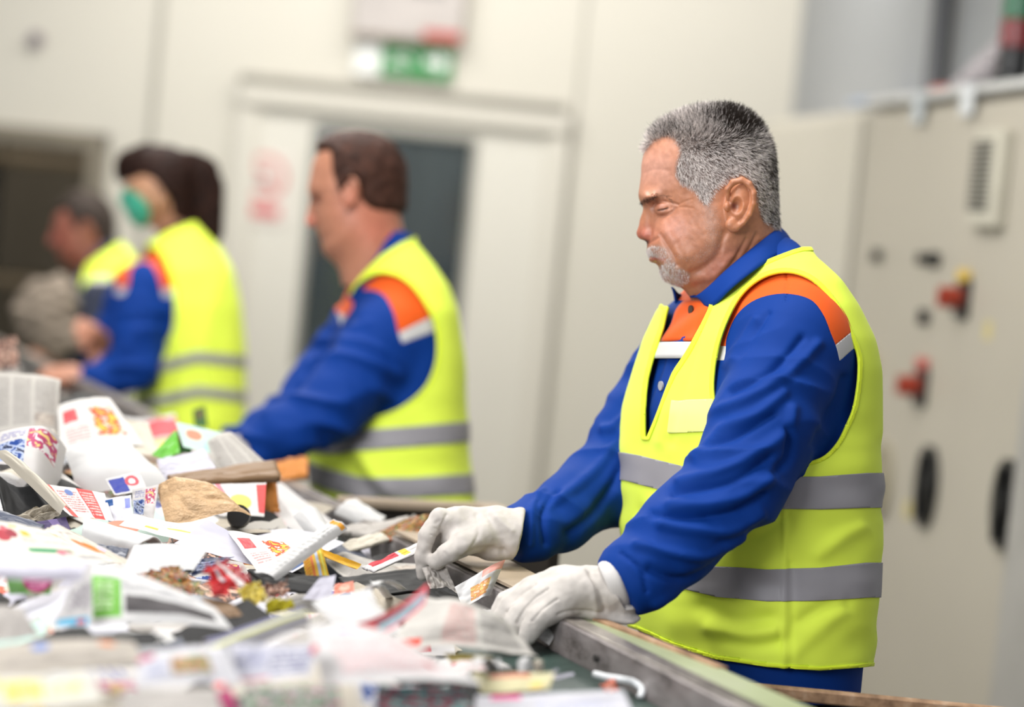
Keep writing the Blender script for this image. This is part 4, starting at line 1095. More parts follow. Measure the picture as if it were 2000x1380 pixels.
# hair strands
TT = tris(Q); keep = (hm[TT].min(1) > -1); TT = TT[keep]
def haircol(P_):
    x, y = hx(tup(P_)); n_ = len(P_)
    dark = np.clip(np.exp(-(((x - 1445) / 72) ** 2 + ((y - 238) / 46) ** 2)) * 1.3, 0, 1); dark = np.maximum(dark, np.exp(-(((x - 1505) / 22) ** 2 + ((y - 320) / 80) ** 2)) * .75)
    dark = np.maximum(dark, .55 * np.exp(-(((x - 1310) / 40) ** 2 + ((y - 262) / 16) ** 2))); dark = np.maximum(dark, .55 * np.exp(-(((x - 1505) / 18) ** 2 + ((y - 425) / 30) ** 2)))
    dark = np.maximum(dark, .5 * np.exp(-(((x - 1390) / 60) ** 2 + ((y - 290) / 22) ** 2)))
    r = rng.random(n_); isd = r < (.16 + .78 * dark)
    lt = np.array(lin('f0e6e0')[:3]); dk = np.array(lin('2a2019')[:3])
    c = np.where(isd[:, None], dk, lt) * (0.75 + .5 * rng.random(n_))[:, None]; return c
def flow_dir(P_, N_, comb, lift):
    t = comb - N_ * np.sum(comb * N_, 1)[:, None]; t /= np.linalg.norm(t, axis=1)[:, None] + 1e-6
    d_ = N_ * lift[:, None] + t * (1 - lift)[:, None]; d_ += rng.normal(0, .16, d_.shape); return d_ / np.linalg.norm(d_, axis=1)[:, None]
P_ = sample_surf(V, TT, 46000); N_ = normals(man_head, P_, .004); x, y = hx(tup(P_))
hmv = poly_sd(x, y, hairp); kp = rng.random(len(P_)) < np.clip(hmv / 7 + .1, 0, 1); P_, N_, x, y, hmv = P_[kp], N_[kp], x[kp], y[kp], hmv[kp]
side = ss_(y, 250, 330)
comb = np.stack([0.25 + .75 * side * ss_(x, 1300, 1400) - .2 * (1 - side), np.zeros(len(x)), -.9 * side - .0 + .25 * (1 - side)], 1)
lift = .25 + .55 * (1 - side)
hairs('hair', P_ - N_ * .001, flow_dir(P_, N_, comb, lift), (.006 + .006 * (1 - side) + .003 * rng.random(len(x))) * np.clip(hmv / 12 + .45, .3, 1), haircol(P_), man, .00015, curl=.15)
def patch(name, poly, n, ln, comb, lift, c, c2, par, rad=.0002, both=True, cv_=.3):
    T_ = tris(Q); m = poly_sd(XC, YC, poly)[T_].min(1) > -2
    T_ = T_[m]; P_ = sample_surf(V, T_, n); x, y = hx(tup(P_)); k = poly_sd(x, y, poly) > -1.5 * rng.random(len(x)); P_ = P_[k]
    N_ = normals(man_head, P_, .003); cb = np.tile(comb, (len(P_), 1)).astype(float)
    r = rng.random(len(P_))[:, None]; cc = np.array(lin(c)[:3]) * r + np.array(lin(c2)[:3]) * (1 - r)
    return hairs(name, P_ - N_ * .0005, flow_dir(P_, N_, cb, np.full(len(P_), lift)), ln * (.6 + .6 * rng.random(len(P_))), cc, par, rad, 4, cv_)
patch('moustache', must, 3000, .0050, (-.1, 0, -1), .10, 'fffaf6', 'b9aea8', man, .00013, cv_=.1)
patch('goatee', beard, 3800, .0052, (-.05, 0, -1), .16, 'fffaf6', 'c9beb8', man, .00013, cv_=.1)
patch('stubble', stb, 1500, .0016, (0, 0, -1), .5, 'cfc4be', '8a7d77', man, .00012)
patch('eyebrow', smooth_poly([(1249, 393), (1262, 386), (1276, 382), (1300, 388), (1312, 394), (1298, 394), (1276, 389), (1258, 397)], 3), 520, .0045, (.9, 0, -.1), .15, '4a3a33', '2b1f1b', man)
legs(man, D1, 1462, 1330, math.radians(23))

# gloves
gst = plain('glove_seam', 'a79c93', 0.8)
def glove(root, f, lo, hi, grooves, name='glove', h=.0035):
    V, Q = surface(f, lo, hi, h, 1); N = normals(f, V, .002); X, Y = pxof(V); d = np.zeros(len(V))
    for pts, amp, wd in grooves: d += amp * np.exp(-(line_d(X, Y, smooth_poly(pts, 5, False)) / wd) ** 2)
    d *= np.clip(-N[:, 1] * 2 + .2, 0, 1)
    d += (vnoise(V[:, 0], V[:, 1], V[:, 2], 60) - .5) * .003 + (vnoise(V[:, 0], V[:, 1], V[:, 2], 150) - .5) * .0012
    return mesh_obj(name, c2w(V + N * d[:, None]), Q, M_glove, root)
def flatcone(p, a, b, ra, rb, sq, n_):
    """rounded cone flattened along n_"""
    a = np.asarray(a, float); n_ = np.asarray(n_, float); n_ = n_ / np.linalg.norm(n_)
    dd = sum((p[i] - a[i]) * n_[i] for i in range(3)) * (1 / sq - 1)
    q = [p[i] + dd * n_[i] for i in range(3)]; bb = np.asarray(b, float); bb = bb + ((bb - a) @ n_) * (1 / sq - 1) * n_
    return rcone(q, a, bb, ra, rb) * min(1, sq * 1.1)
# far (right) hand, pinching a strip of paper
def PR(x, y, dd=0.0): return cpt(x, y, 3.31 + dd)
def gR(p):
    d = flatcone(p, PR(955, 1040, .005), PR(893, 1032, .0), .036, .031, .72, (0.1, 1, .1))
    d = smin(d, chain(p, [PR(975, 1040, .005), PR(1008, 1043, .01)], [.034, .037], .01), .012)
    idx = [PR(888, 1016, -.012), PR(858, 1012, -.020), PR(834, 1046, -.026), PR(824, 1088, -.024), PR(826, 1122, -.018)]
    d = smin(d, chain(p, idx, [.0165, .0135, .0118, .0100, .0082], .004), .008)
    mid = [PR(890, 1014, .012), PR(866, 1014, .008), PR(848, 1046, .004), PR(840, 1080, .0), PR(838, 1108, .0)]
    d = smin(d, chain(p, mid, [.016, .013, .0118, .0102, .009], .004), .005)
    rg = [PR(890, 1018, .030), PR(868, 1020, .032), PR(852, 1052, .030), PR(850, 1086, .026)]
    d = smin(d, chain(p, rg, [.015, .012, .011, .009], .004), .005)
    pk_ = [PR(896, 1024, .044), PR(878, 1032, .048), PR(868, 1060, .046), PR(868, 1086, .042)]
    d = smin(d, chain(p, pk_, [.013, .011, .0095, .008], .004), .005)
    th = [PR(940, 1045, -.020), PR(905, 1062, -.036), PR(878, 1078, -.042), PR(853, 1096, -.036)]
    d = smin(d, chain(p, th, [.021, .0165, .0140, .0115], .006), .010)
    web = ell(p, PR(905, 1050, -.01), (.026, .02, .02)); d = smin(d, web, .015)
    cut = sum((p[i] - PR(1014, 1043, .01)[i]) * np.array([.96, 0.1, -.22])[i] for i in range(3)); d = smax(d, cut, .004)
    return d
lo = PR(790, 1170) - np.array([0, .1, 0]); hi = PR(1030, 960) + np.array([0, .12, 0])
glove(man, gR, lo, hi, [([(872, 1005), (862, 1030), (852, 1075)], -.0015, 3), ([(858, 1016), (850, 1022)], -.001, 3), ([(950, 1000), (975, 1040), (985, 1080)], -.0025, 7), ([(970, 1010), (1000, 1035)], .002, 6), ([(905, 1090), (940, 1072), (985, 1078)], -.003, 7), ([(868, 1078), (880, 1092)], -.001, 2.5),
     ([(848, 1030), (862, 1036)], -.001, 2), ([(842, 1044), (858, 1050)], -.001, 2), ([(836, 1060), (852, 1066)], -.001, 2), ([(930, 1005), (935, 1040), (920, 1070)], -.0012, 4)], 'glove')
# near (left) hand, resting on the rail
def PL(x, y, dd=0.0): return cpt(x, y, 3.035 + dd)
def gL(p):
    n_ = (-.25, -.35, .9)
    d = flatcone(p, PL(1165, 1158, .005), PL(1092, 1163, .0), .034, .040, .68, n_)
    d = smin(d, ell(p, PL(1100, 1154, .0), (.050, .044, .029), rotax(14)), .02)
    F4 = [([(1088, 1182, -.034), (1052, 1206, -.042), (1030, 1240, -.044)], [.0165, .0145, .0115]), ([(1066, 1168, -.018), (1020, 1196, -.023), (990, 1236, -.026)], [.0180, .0155, .012]),
          ([(1050, 1158, .002), (998, 1188, .001), (968, 1228, -.002)], [.0182, .0158, .012]), ([(1042, 1152, .024), (990, 1178, .025), (962, 1216, .022)], [.0175, .015, .012])]
    e = None
    for pts, rad in F4:
        g = chain(p, [PL(1105, 1165, pts[0][2] * .7)] + [PL(*q) for q in pts], [.017] + rad, .004); e = g if e is None else smin(e, g, .0075)
    d = smin(d, e, .012)
    d = smin(d, chain(p, [PL(1120, 1165, .03), PL(1065, 1176, .052), PL(1030, 1196, .055)], [.018, .0145, .011], .004), .008)
    d = smin(d, chain(p, [PL(1165, 1156, .005), PL(1190, 1154, .005), PL(1212, 1152, .005)], [.031, .029, .033], .01), .012)
    d = smin(d, flatcone(p, PL(1150, 1192, 0), PL(1222, 1207, .0), .022, .018, .35, (0, -.2, 1)), .008)
    cut = sum((p[i] - PL(1201, 1150, .0)[i]) * np.array([.88, 0.0, .48])[i] for i in range(3)); q2 = sum((p[i] - PL(1222, 1207)[i]) ** 2 for i in range(3)); d = np.where(q2 < .022 ** 2, d, smax(d, cut, .003))
    return d
lo = PL(940, 1270) - np.array([0, .1, 0]); hi = PL(1250, 1080) + np.array([0, .12, 0])
glove(man, gL, lo, hi, [([(1070, 1150), (1040, 1172), (1018, 1200), (1010, 1216)], -.0030, 2.4), ([(1088, 1170), (1062, 1188), (1040, 1212)], -.0030, 2.4), ([(1046, 1140), (1015, 1163), (990, 1195)], -.0022, 2.4), ([(1062, 1154), (1034, 1178), (1012, 1206)], .0014, 4),
     ([(1082, 1174), (1056, 1194), (1034, 1218)], .0012, 4), ([(1152, 1120), (1168, 1150), (1182, 1190)], -.003, 5), ([(1140, 1115), (1158, 1150), (1165, 1195)], .002, 6), ([(1090, 1200), (1120, 1192), (1180, 1196)], -.0018, 3)], 'glove')
# turned-back white cuff lining inside the near sleeve
q = []
for k_ in range(25):
    t = 2 * math.pi * k_ / 24; q.append((math.cos(t), math.sin(t)))
V = []; ax0 = PL(1188, 1146, 0); a1 = np.array([-.40, -.1, .90]) ; a2 = np.array([0, 1.0, 0]); dr = np.array([.88, 0, .40]); dr /= np.linalg.norm(dr)
prf = [(-.001, .0305), (.000, .0335), (.003, .0345), (.008, .0345), (.014, .034), (.02, .032)]
for s__, r__ in prf:
    for c_, s2 in q[:-1]: V.append(ax0 + dr * s__ + a1 * (c_ * r__ * .98) + a2 * (s2 * r__ * .9))
Fc = [(i * 24 + k_, i * 24 + (k_ + 1) % 24, (i + 1) * 24 + (k_ + 1) % 24, (i + 1) * 24 + k_) for i in range(len(prf) - 1) for k_ in range(24)]
solidify(mesh_obj('cuff_lining', c2w(np.array(V)), Fc, fabric('white_knit_cuff', 'd9d5d2', 0.8, 500, .2, .03, 40), man), .002, 1)
# ------------------------------------------------------------------ the workers further along the belt
def other(name_label, D, rows, yaw, armsp, seam, ah, neck, opn, hem, bands, stripe, head, cols, jacket_cols=None, hip=None, h=.010, collar_c=None, fv=None, far=None, cz=((0, 0), (1, 0), (1, 1)), hands=True, group=None, hth=.010):
    s = 3.36 / D; global M_blue, M_orange
    ft = at(hip[0], hip[1], D); ft[2] = 0
    root = thing('person', name_label, 'person', ft)
    T = Torso(D, rows, math.radians(yaw))
    arms = [([cpt(x, y, D + d) for x, y, d, r in a], [q[3] for q in a]) for a in armsp]
    fs = far or (-150 * s, 8 * s)
    keep = (M_blue, M_orange)
    if jacket_cols: M_blue, M_orange = jacket_cols
    jk, vest, G, vb = torso_clothes(root, T, arms, D, s, seam, fs, ah, fs, neck, opn, hem, bands, [], fv or [], stripe, h=h, sub=1, wr=.004, collar_zone=cz)
    M_blue, M_orange = keep
    HP, W, nose, ear, neckp, hairp, skin, hairc, eye = head
    HF = head_field(D, HP, .085, .076)
    def q(x, y, l=0.0): c = cpt(x, y, D); return np.array([c[0], l, c[2]])
    def f(p):
        d = HF(p); m = (p[0], np.abs(p[1] - D), p[2])
        d = smin(d, chain(m, [q(*nose[0]), q(*nose[1])], [.006, .010], .006), .007)
        d = smin(d, ell(m, q(nose[1][0] + 8 * s, nose[1][1] + 3 * s, .011), (.011, .007, .008)), .005)
        d = smax(d, -ell(m, q(eye[0], eye[1], .036), (.010, .014, .009)), .009)
        d = smin(d, ell(m, q(eye[0] + 12 * s, eye[1] + 2 * s, .033), (.0135, .013, .0105)), .003)
        d = smin(d, rcone(p, cpt(neckp[0][0], neckp[0][1], D), cpt(neckp[1][0], neckp[1][1], D), neckp[2], neckp[2] + .006), .03)
        e = ell(m, q(ear[0], ear[1], .080), (.017, .012, .030), rotax(-8))
        e = smin(e, chain(m, [q(ear[0] - 20 * s, ear[1] - 20 * s, .088), q(ear[0], ear[1] - 42 * s, .095), q(ear[0] + 22 * s, ear[1] - 22 * s, .098), q(ear[0] + 14 * s, ear[1] + 22 * s, .094), q(ear[0] - 8 * s, ear[1] + 40 * s, .088)], [.003, .004, .004, .004, .005], .002), .003)
        e = smax(e, -ell(m, q(ear[0] - 6 * s, ear[1], .098), (.008, .010, .012)), .003)
        return smin(d, e, .004)
    c = np.mean([cpt(x, y, D) for x, y in HP], 0)
    V, Q = surface(f, c + [-.14, -.12, -.16], c + [.14, .12, .15], .0045, 1)
    XC, YC = 1000 + V[:, 0] / D * F_PX, 690 - V[:, 2] / D * F_PX
    hp = smooth_poly(hairp, 4); hm = poly_sd(XC, YC, hp)
    col = np.tile(np.array(lin(skin)[:3]), (len(V), 1))
    for (x, y, r, cc) in cols:
        w = np.exp(-(((XC - x) ** 2 + (YC - y) ** 2) / r ** 2))[:, None]; col = col * (1 - w) + np.array(lin(cc)[:3]) * w
    body = mesh_obj('body', c2w(V), Q, M_skin, root, attrs={'col': col})
    N = normals(f, V, .003)
    th = hth * np.clip(hm / (14 * s), 0, 1)
    Vh = V + N * (th + .004 * (vnoise(V[:, 0] * 1.0, V[:, 1], V[:, 2] * .6, 130) - .5) * np.clip(hm / 8, 0, 1))[:, None]
    hmat = plain('hair_' + hairc, hairc, 0.6, 0.35, 60, 0.6, 300)
    hmat.node_tree.nodes['Principled BSDF'].inputs['Specular IOR Level'].default_value = .15
    cuttri('hair', Vh, tris(Q), hm, hmat, root, 0.002, 0)
    if collar_c: collar(jk, [cpt(x, y, D + d) for x, y, d in collar_c[0]], [cpt(x, y, D + d) for x, y, d in collar_c[1]], collar_c[2])
    if hands:
        for pts, rad in arms:
            a, b = np.array(pts[-2]), np.array(pts[-1]); ax = (b - a) / np.linalg.norm(b - a); e1 = np.cross(ax, [0, 1, 0]); e1 /= np.linalg.norm(e1); e2 = np.cross(ax, e1)
            def g(p):
                d = chain(p, [b - ax * .02, b + ax * .03, b + ax * .075], [.031, .034, .030], .01)
                for i, o in enumerate((-.027, -.009, .009, .027)):
                    L = (.065, .075, .072, .058)[i]; k0 = b + ax * .085 + e2 * o; k1 = k0 + ax * L * .5 - np.array([0, 0, .012]); k2 = k1 + ax * L * .4 - np.array([0, 0, .028])
                    d = smin(d, chain(p, [k0, k1, k2], [.012, .0105, .009], .004), .006)
                t0 = b + ax * .03 + e2 * .03; d = smin(d, chain(p, [t0, t0 + ax * .04 + e2 * .025 - np.array([0, 0, .01]), t0 + ax * .07 + e2 * .03 - np.array([0, 0, .03])], [.014, .012, .010], .004), .008)
                return d
            lo = np.minimum(b, b + ax * .2) - .08; hi = np.maximum(b, b + ax * .2) + .08
            V2, Q2 = surface(g, lo, hi, .006, 1); mesh_obj('glove' if hands == 'glove' else 'hand', c2w(V2), Q2, M_glove if hands == 'glove' else hands, root)
    legs(root, D, hip[0], hip[1], math.radians(yaw))
    return root, T, f, jk

M_skin_flat = plain('hand_skin', 'c08468', 0.5)
# second man, short brown hair
m2, T2_, f2, jk2 = other('brown-haired man in yellow vest leaning over the belt in front of the door window', 4.67,
    [(450, 742, 788, .05), (475, 722, 800, .08), (515, 700, 832, .125), (560, 680, 862, .16), (610, 660, 880, .19), (700, 640, 892, .2), (800, 618, 896, .205), (900, 612, 902, .205), (1000, 628, 914, .205), (1110, 650, 918, .2)], 17,
    [[(752, 655, -.15, .068), (700, 735, -.2, .064), (640, 800, -.24, .060), (560, 845, -.26, .053), (485, 878, -.27, .040)], [(705, 650, .15, .066), (640, 740, .14, .060), (590, 800, .1, .056), (520, 850, .04, .048), (450, 875, .0, .038)]],
    [(683, 610), (690, 580), (715, 566), (748, 575), (768, 608), (778, 650), (790, 700), (770, 790), (640, 930), (420, 980), (400, 850), (600, 700)],
    [(684, 575), (712, 545), (750, 533), (792, 548), (828, 590), (850, 640), (852, 700), (832, 752), (790, 790), (740, 812), (690, 815), (650, 760), (650, 660)],
    [(812, 462), (780, 478), (745, 500), (710, 535), (690, 560), (640, 560), (640, 420), (812, 420)],
    [(700, 540), (685, 570), (660, 640), (640, 720), (630, 800), (600, 800), (600, 540)],
    [(560, 1030), (640, 1040), (740, 1050), (940, 1040)],
    [[(600, 862, 20), (640, 866, 20), (700, 860, 20), (800, 852, 20), (920, 842, 20)], [(590, 915, 20), (640, 935, 20), (700, 952, 20), (800, 952, 20), (930, 944, 20)]],
    [(640, 600, 622), (720, 640, 662), (775, 652, 674), (845, 617, 648), (900, 590, 620)],
    ([(626, 290), (611, 318), (605, 348), (601, 370), (607, 392), (611, 412), (614, 435), (619, 445), (620, 455), (627, 466), (629, 480), (634, 495), (650, 505), (680, 512), (712, 545), (770, 540), (790, 480), (783, 430), (785, 390), (787, 350), (781, 318), (764, 290), (735, 271), (698, 264), (658, 269), (636, 281)], .076,
     ((610, 398), (606.5, 433)), (689, 380), ((700, 420), (735, 560), .058),
     [(606, 312), (620, 300), (650, 300), (655, 335), (662, 360), (672, 380), (690, 352), (706, 362), (712, 395), (735, 412), (772, 414), (800, 412), (820, 250), (600, 240)], 'c88a6c', '4b3026', (626, 392)),
    [(700, 400, 40, 'cf8468'), (604, 432, 14, 'c9705a'), (740, 450, 50, 'c97a60'), (620, 393, 10, '7a4a38')], None, (770, 1060), .009,
    ([(668, 590, .05), (700, 560, .06), (735, 520, .06), (770, 480, .05), (793, 455, .0), (770, 478, -.05), (735, 515, -.065), (700, 555, -.065), (680, 580, -.03)],
     [(672, 600, .07), (708, 590, .10), (745, 545, .09), (790, 492, .06), (806, 468, .0), (785, 500, -.07), (748, 542, -.095), (710, 585, -.10), (690, 595, -.06)], M_blue),
    [([(650, 870), (700, 930), (760, 1000)], -.008, 18), ([(690, 860), (720, 920), (760, 960)], .006, 12)], hands='glove', cz=[(830, 430), (830, 490), (760, 520), (700, 570), (690, 540), (780, 440)])
# masked woman
W_pony = plain('dark_brown_hair', '2a150d', 0.7, 0.4, 50, 0.8, 250); W_pony.node_tree.nodes['Principled BSDF'].inputs['Specular IOR Level'].default_value = .15
w3, T3_, f3, jk3 = other('woman in green face mask and yellow vest with a long dark ponytail', 6.0,
    [(430, 335, 372, .045), (452, 318, 392, .072), (490, 292, 425, .11), (530, 275, 446, .145), (600, 264, 462, .165), (680, 268, 470, .165), (760, 275, 470, .16), (850, 280, 470, .165), (980, 285, 470, .17)], 10,
    [[(284, 556, -.13, .062), (268, 640, -.17, .060), (258, 716, -.19, .060), (205, 745, -.2, .050), (160, 742, -.2, .040)], [(262, 560, .15, .058), (232, 650, .14, .052), (215, 705, .1, .048), (196, 680, .04, .040)]],
    [(245, 570), (255, 525), (280, 510), (303, 525), (318, 575), (325, 650), (325, 770), (250, 840), (90, 820), (90, 650), (190, 630)],
    [(250, 540), (262, 500), (290, 482), (318, 500), (336, 550), (342, 610), (334, 655), (305, 688), (285, 725), (240, 725), (230, 640)],
    [(395, 430), (362, 440), (330, 452), (300, 470), (280, 480), (240, 480), (240, 400), (395, 400)],
    [(290, 470), (280, 500), (268, 600), (262, 700), (240, 700), (240, 470)],
    [(200, 860), (300, 868), (480, 868)],
    [[(260, 735, 11), (300, 720, 11), (385, 697, 11), (480, 707, 11)], [(260, 798, 11), (300, 785, 11), (385, 764, 11), (480, 775, 11)]],
    [(200, 560, 575), (320, 565, 580), (420, 560, 575)],
    ([(258, 318), (249, 342), (244, 366), (247, 392), (253, 416), (266, 434), (290, 440), (318, 434), (335, 450), (368, 450), (378, 410), (384, 372), (383, 340), (372, 312), (350, 293), (318, 285), (285, 288), (268, 300)], .07,
     ((250, 376), (247, 393)), (322, 385), ((335, 410), (352, 480), .045),
     [(238, 345), (262, 352), (285, 345), (306, 352), (322, 366), (338, 392), (344, 414), (350, 428), (400, 430), (410, 260), (230, 260)], 'c99674', '2a150d', (266, 372)),
    [(300, 395, 30, 'd0a17c')], None, (380, 920), .012,
    ([(300, 470, .05), (340, 440, .06), (376, 425, 0), (345, 438, -.055), (312, 458, -.06), (292, 474, -.04)], [(302, 485, .07), (345, 462, .08), (392, 436, 0), (352, 456, -.08), (318, 476, -.085), (296, 488, -.06)], plain('maroon_collar', '3a2234', 0.7)),
    [([(300, 600), (330, 700), (330, 830)], -.006, 9), ([(420, 560), (400, 700), (420, 830)], .006, 14)], hands=M_skin_flat, hth=.003)
N3 = 26; V = []; Fc = []
# ponytail as one tapering body with combed ridges
pt = [cpt(368, 318, 6.0), cpt(388, 340, 6.01), cpt(398, 372, 6.01), cpt(402, 410, 6.0), cpt(408, 448, 5.99), cpt(414, 485, 5.98)]
def fp(p):
    d = chain(p, pt, [.030, .046, .046, .040, .030, .012], .02)
    return d + .0035 * np.sin(p[1] * 420 + 2 * np.sin(p[2] * 40)) * np.cos(p[0] * 300)
V, Q = surface(fp, np.min(pt, 0) - .07, np.max(pt, 0) + .07, .006, 1); mesh_obj('ponytail', c2w(V), Q, W_pony, w3)
fr_ = [cpt(330, 312, 6.0), cpt(288, 310, 6.0), cpt(254, 322, 6.0), cpt(238, 344, 6.0)]
def ff(p):
    d = chain((p[0], p[1], p[2]), fr_, [.030, .032, .030, .013], .03); d = smax(d, -(f3(p) - .004) * 1.0, .004)
    return d + .003 * np.sin(p[1] * 380) * np.cos(p[0] * 200)
V, Q = surface(ff, np.min(fr_, 0) - .08, np.max(fr_, 0) + .08, .006, 1); mesh_obj('fringe', c2w(V), Q, W_pony, w3)
# face mask: shell off the face, with ear loops
V, Q = surface(lambda p: f3(p) - .007, cpt(262, 400, 6.0) + [-.07, -.09, -.08], cpt(262, 400, 6.0) + [.09, .09, .08], .005, 1)
XC, YC = 1000 + V[:, 0] / 6.0 * F_PX, 690 - V[:, 2] / 6.0 * F_PX
mp = smooth_poly([(232, 382), (250, 372), (272, 380), (296, 402), (300, 425), (284, 442), (255, 446), (232, 425)], 4)
N = normals(lambda p: f3(p) - .007, V, .003); V = V + N * (.0015 * np.sin(YC * .9))[:, None]
mk, _, _, _ = cuttri('face_mask', V, tris(Q), poly_sd(XC, YC, mp), fabric('mint_green_mask', '4fc0a0', .8), w3, .0015, 0)
# fourth worker, bent forward at the far end
m4, T4_, f4, jk4 = other('stooping man with grey-brown hair at the far end of the belt, behind the woman', 7.25,
    [(470, 190, 228, .05), (492, 172, 248, .08), (525, 158, 268, .12), (570, 142, 288, .155), (640, 130, 300, .18), (760, 128, 306, .185), (880, 135, 306, .185)], 12,
    [[(196, 585, -.15, .062), (188, 640, -.18, .056), (165, 690, -.2, .050), (120, 708, -.2, .040)], [(178, 590, .15, .06), (150, 650, .12, .053), (110, 690, .08, .044), (82, 700, .04, .038)]],
    [(150, 600), (160, 570), (185, 556), (208, 570), (222, 610), (225, 700), (150, 760), (40, 740), (60, 660)],
    [(165, 575), (180, 548), (205, 545), (228, 575), (235, 620), (220, 670), (190, 690), (165, 660)],
    [(255, 462), (225, 480), (195, 500), (165, 520), (140, 520), (140, 440), (255, 440)],
    [(180, 500), (165, 530), (150, 600), (130, 600), (130, 500)],
    [(50, 860), (320, 870)],
    [[(100, 720, 9), (320, 715, 9)], [(100, 780, 9), (320, 775, 9)]],
    [(50, 540, 550), (320, 540, 550)],
    ([(128, 396), (114, 408), (107, 428), (104, 446), (107, 462), (110, 478), (113, 494), (122, 512), (138, 524), (158, 530), (180, 545), (212, 530), (216, 490), (220, 455), (219, 425), (208, 398), (184, 381), (154, 377), (138, 384)], .07,
     ((104, 452), (100, 472)), (178, 455), ((175, 480), (200, 545), .055),
     [(98, 418), (118, 416), (136, 412), (146, 430), (158, 452), (170, 432), (188, 440), (196, 462), (205, 480), (240, 480), (240, 350), (90, 350)], 'a2624f', '463c36', (114, 448)),
    [(112, 470, 25, 'b0604f'), (180, 460, 25, 'a86a4c')], (fabric('dark_slate_jacket', '33384a'), fabric('dark_slate_yoke', '33384a')), (225, 900), .012,
    ([(175, 530, .05), (205, 500, .06), (232, 470, 0), (205, 500, -.055), (180, 528, -.05)], [(176, 545, .07), (212, 520, .085), (246, 485, 0), (212, 518, -.085), (184, 545, -.07)], plain('black_collar', '1b1820', 0.7)),
    [], hands=M_skin_flat)
# tan bag of crumpled paper that the stooping man is lifting
bgc = cpt(92, 612, 7.0)
def fb(p):
    d = ell(p, bgc, (.092, .07, .115), rotax(-18)); d = smin(d, rcone(p, cpt(60, 600, 7.0), cpt(120, 660, 7.0), .04, .06), .03)
    return d + .010 * np.sin(p[0] * 60 + 2 * np.sin(p[2] * 50)) * np.cos(p[2] * 55 + p[1] * 40)
V, Q = surface(fb, bgc - .2, bgc + .2, .009, 1)
tag(mesh_obj('paper_bag', c2w(V), Q, plain('khaki_paper', '97897a', .8, .15, 12, .3, 60)), 'crumpled khaki paper bag held up by the stooping man at the far left', 'bag')
# ------------------------------------------------------------------ the waste paper
def sst(x, a, b): t = np.clip((x - a) / (b - a), 0, 1); return t * t * (3 - 2 * t)
def st_of(x, y): dx, dy = x - CO[0], y - CO[1]; return dx * CU[0] + dy * CU[1], dx * CN[0] + dy * CN[1]
def heap(x, y):
    s, t = st_of(x, y)
    return 1.043 + (.045 + .035 * sst(s, .2, 1.0)) * sst(-t, .03, .28) * (1 - .35 * sst(-s, .1, .6) * sst(t, -.45, -.2)) + .028 * sst(s, .45, 1.0) + .03 * sst(s, 1.2, 2.4) + .03 * sst(-t, .4, .9) * sst(s, -.5, .5)
def rest(px, py, dz=0.0):
    """where a pixel's sight line meets the heap's surface"""
    z = 1.09
    for _ in range(25):
        p = on(px, py, z); z = .5 * z + .5 * (heap(p[0], p[1]) + dz)
    return on(px, py, z)

def pmat(name, base, els=(), rough=.55, crump=0.0, noise=.03):
    k = NT(name, rough); uv = k.coord('UV'); sep = k.n('ShaderNodeSeparateXYZ'); k.put(sep.inputs[0], uv); x, y = sep.outputs[0], sep.outputs[1]
    c = tuple(.93 * v for v in lin(base)[:3]) + (1,); co = k.coord('Object'); nz = k.noise(18, 3, co)
    col = k.ramp(nz, [(.3, tuple(v * (1 - noise * 2) for v in c[:3]) + (1,)), (.7, c)])
    def box(x0, y0, x1, y1):
        a = k.math('ABSOLUTE', k.math('MULTIPLY_ADD', x, 2 / (x1 - x0), -(x0 + x1) / (x1 - x0))); b = k.math('ABSOLUTE', k.math('MULTIPLY_ADD', y, 2 / (y1 - y0), -(y0 + y1) / (y1 - y0)))
        return k.math('LESS_THAN', k.math('MAXIMUM', a, b), 1.0)
    for e in els:
        t = e[0]
        if t == 'r': col = k.mix(box(*e[1:5]), col, lin(e[5]))
        elif t == 'c':
            dx = k.math('MULTIPLY_ADD', x, 1 / e[3], -e[1] / e[3]); dy = k.math('MULTIPLY_ADD', y, 1 / e[4], -e[2] / e[4])
            m = k.math('LESS_THAN', k.math('ADD', k.math('MULTIPLY', dx, dx), k.math('MULTIPLY', dy, dy)), 1.0); col = k.mix(m, col, lin(e[5]))
        elif t == 't':            # greeked text rows: x0 y0 x1 y1 rows colour
            m = box(*e[1:5]); r = k.math('MULTIPLY', y, e[5] / (e[4] - e[2])); row = k.math('FLOOR', r); fr = k.math('FRACT', r)
            cmb = k.n('ShaderNodeCombineXYZ'); k.put(cmb.inputs[0], k.math('MULTIPLY', x, e[5] * 2.2 / (e[3] - e[1]))); k.put(cmb.inputs[1], k.math('MULTIPLY', row, 7.3))
            w = k.n('ShaderNodeTexNoise'); w.inputs['Scale'].default_value = 1.0; w.inputs['Detail'].default_value = 2; k.put(w.inputs[0], cmb.outputs[0])
            m = k.math('MULTIPLY', m, k.math('GREATER_THAN', fr, .45)); m = k.math('MULTIPLY', m, k.math('GREATER_THAN', w.outputs[0], .44)); m = k.math('MULTIPLY', m, .8); col = k.mix(m, col, lin(e[6]))
        elif t == 'p':            # picture patch: x0 y0 x1 y1 colours...
            m = box(*e[1:5]); n_ = k.noise(7, 3, uv, .55, .6); cs = e[5:]
            rp = k.ramp(n_, [(.30 + .4 * i / max(1, len(cs) - 1), lin(q)) for i, q in enumerate(cs)]); rp.node.color_ramp.interpolation = 'CONSTANT' if len(cs) > 3 else 'EASE'
            col = k.mix(m, col, rp)
    k.base(col)
    if crump: k.bump(k.noise(14, 4, uv, .6, .4), crump, .01)
    k.p.inputs['Specular IOR Level'].default_value = .35
    return k.m

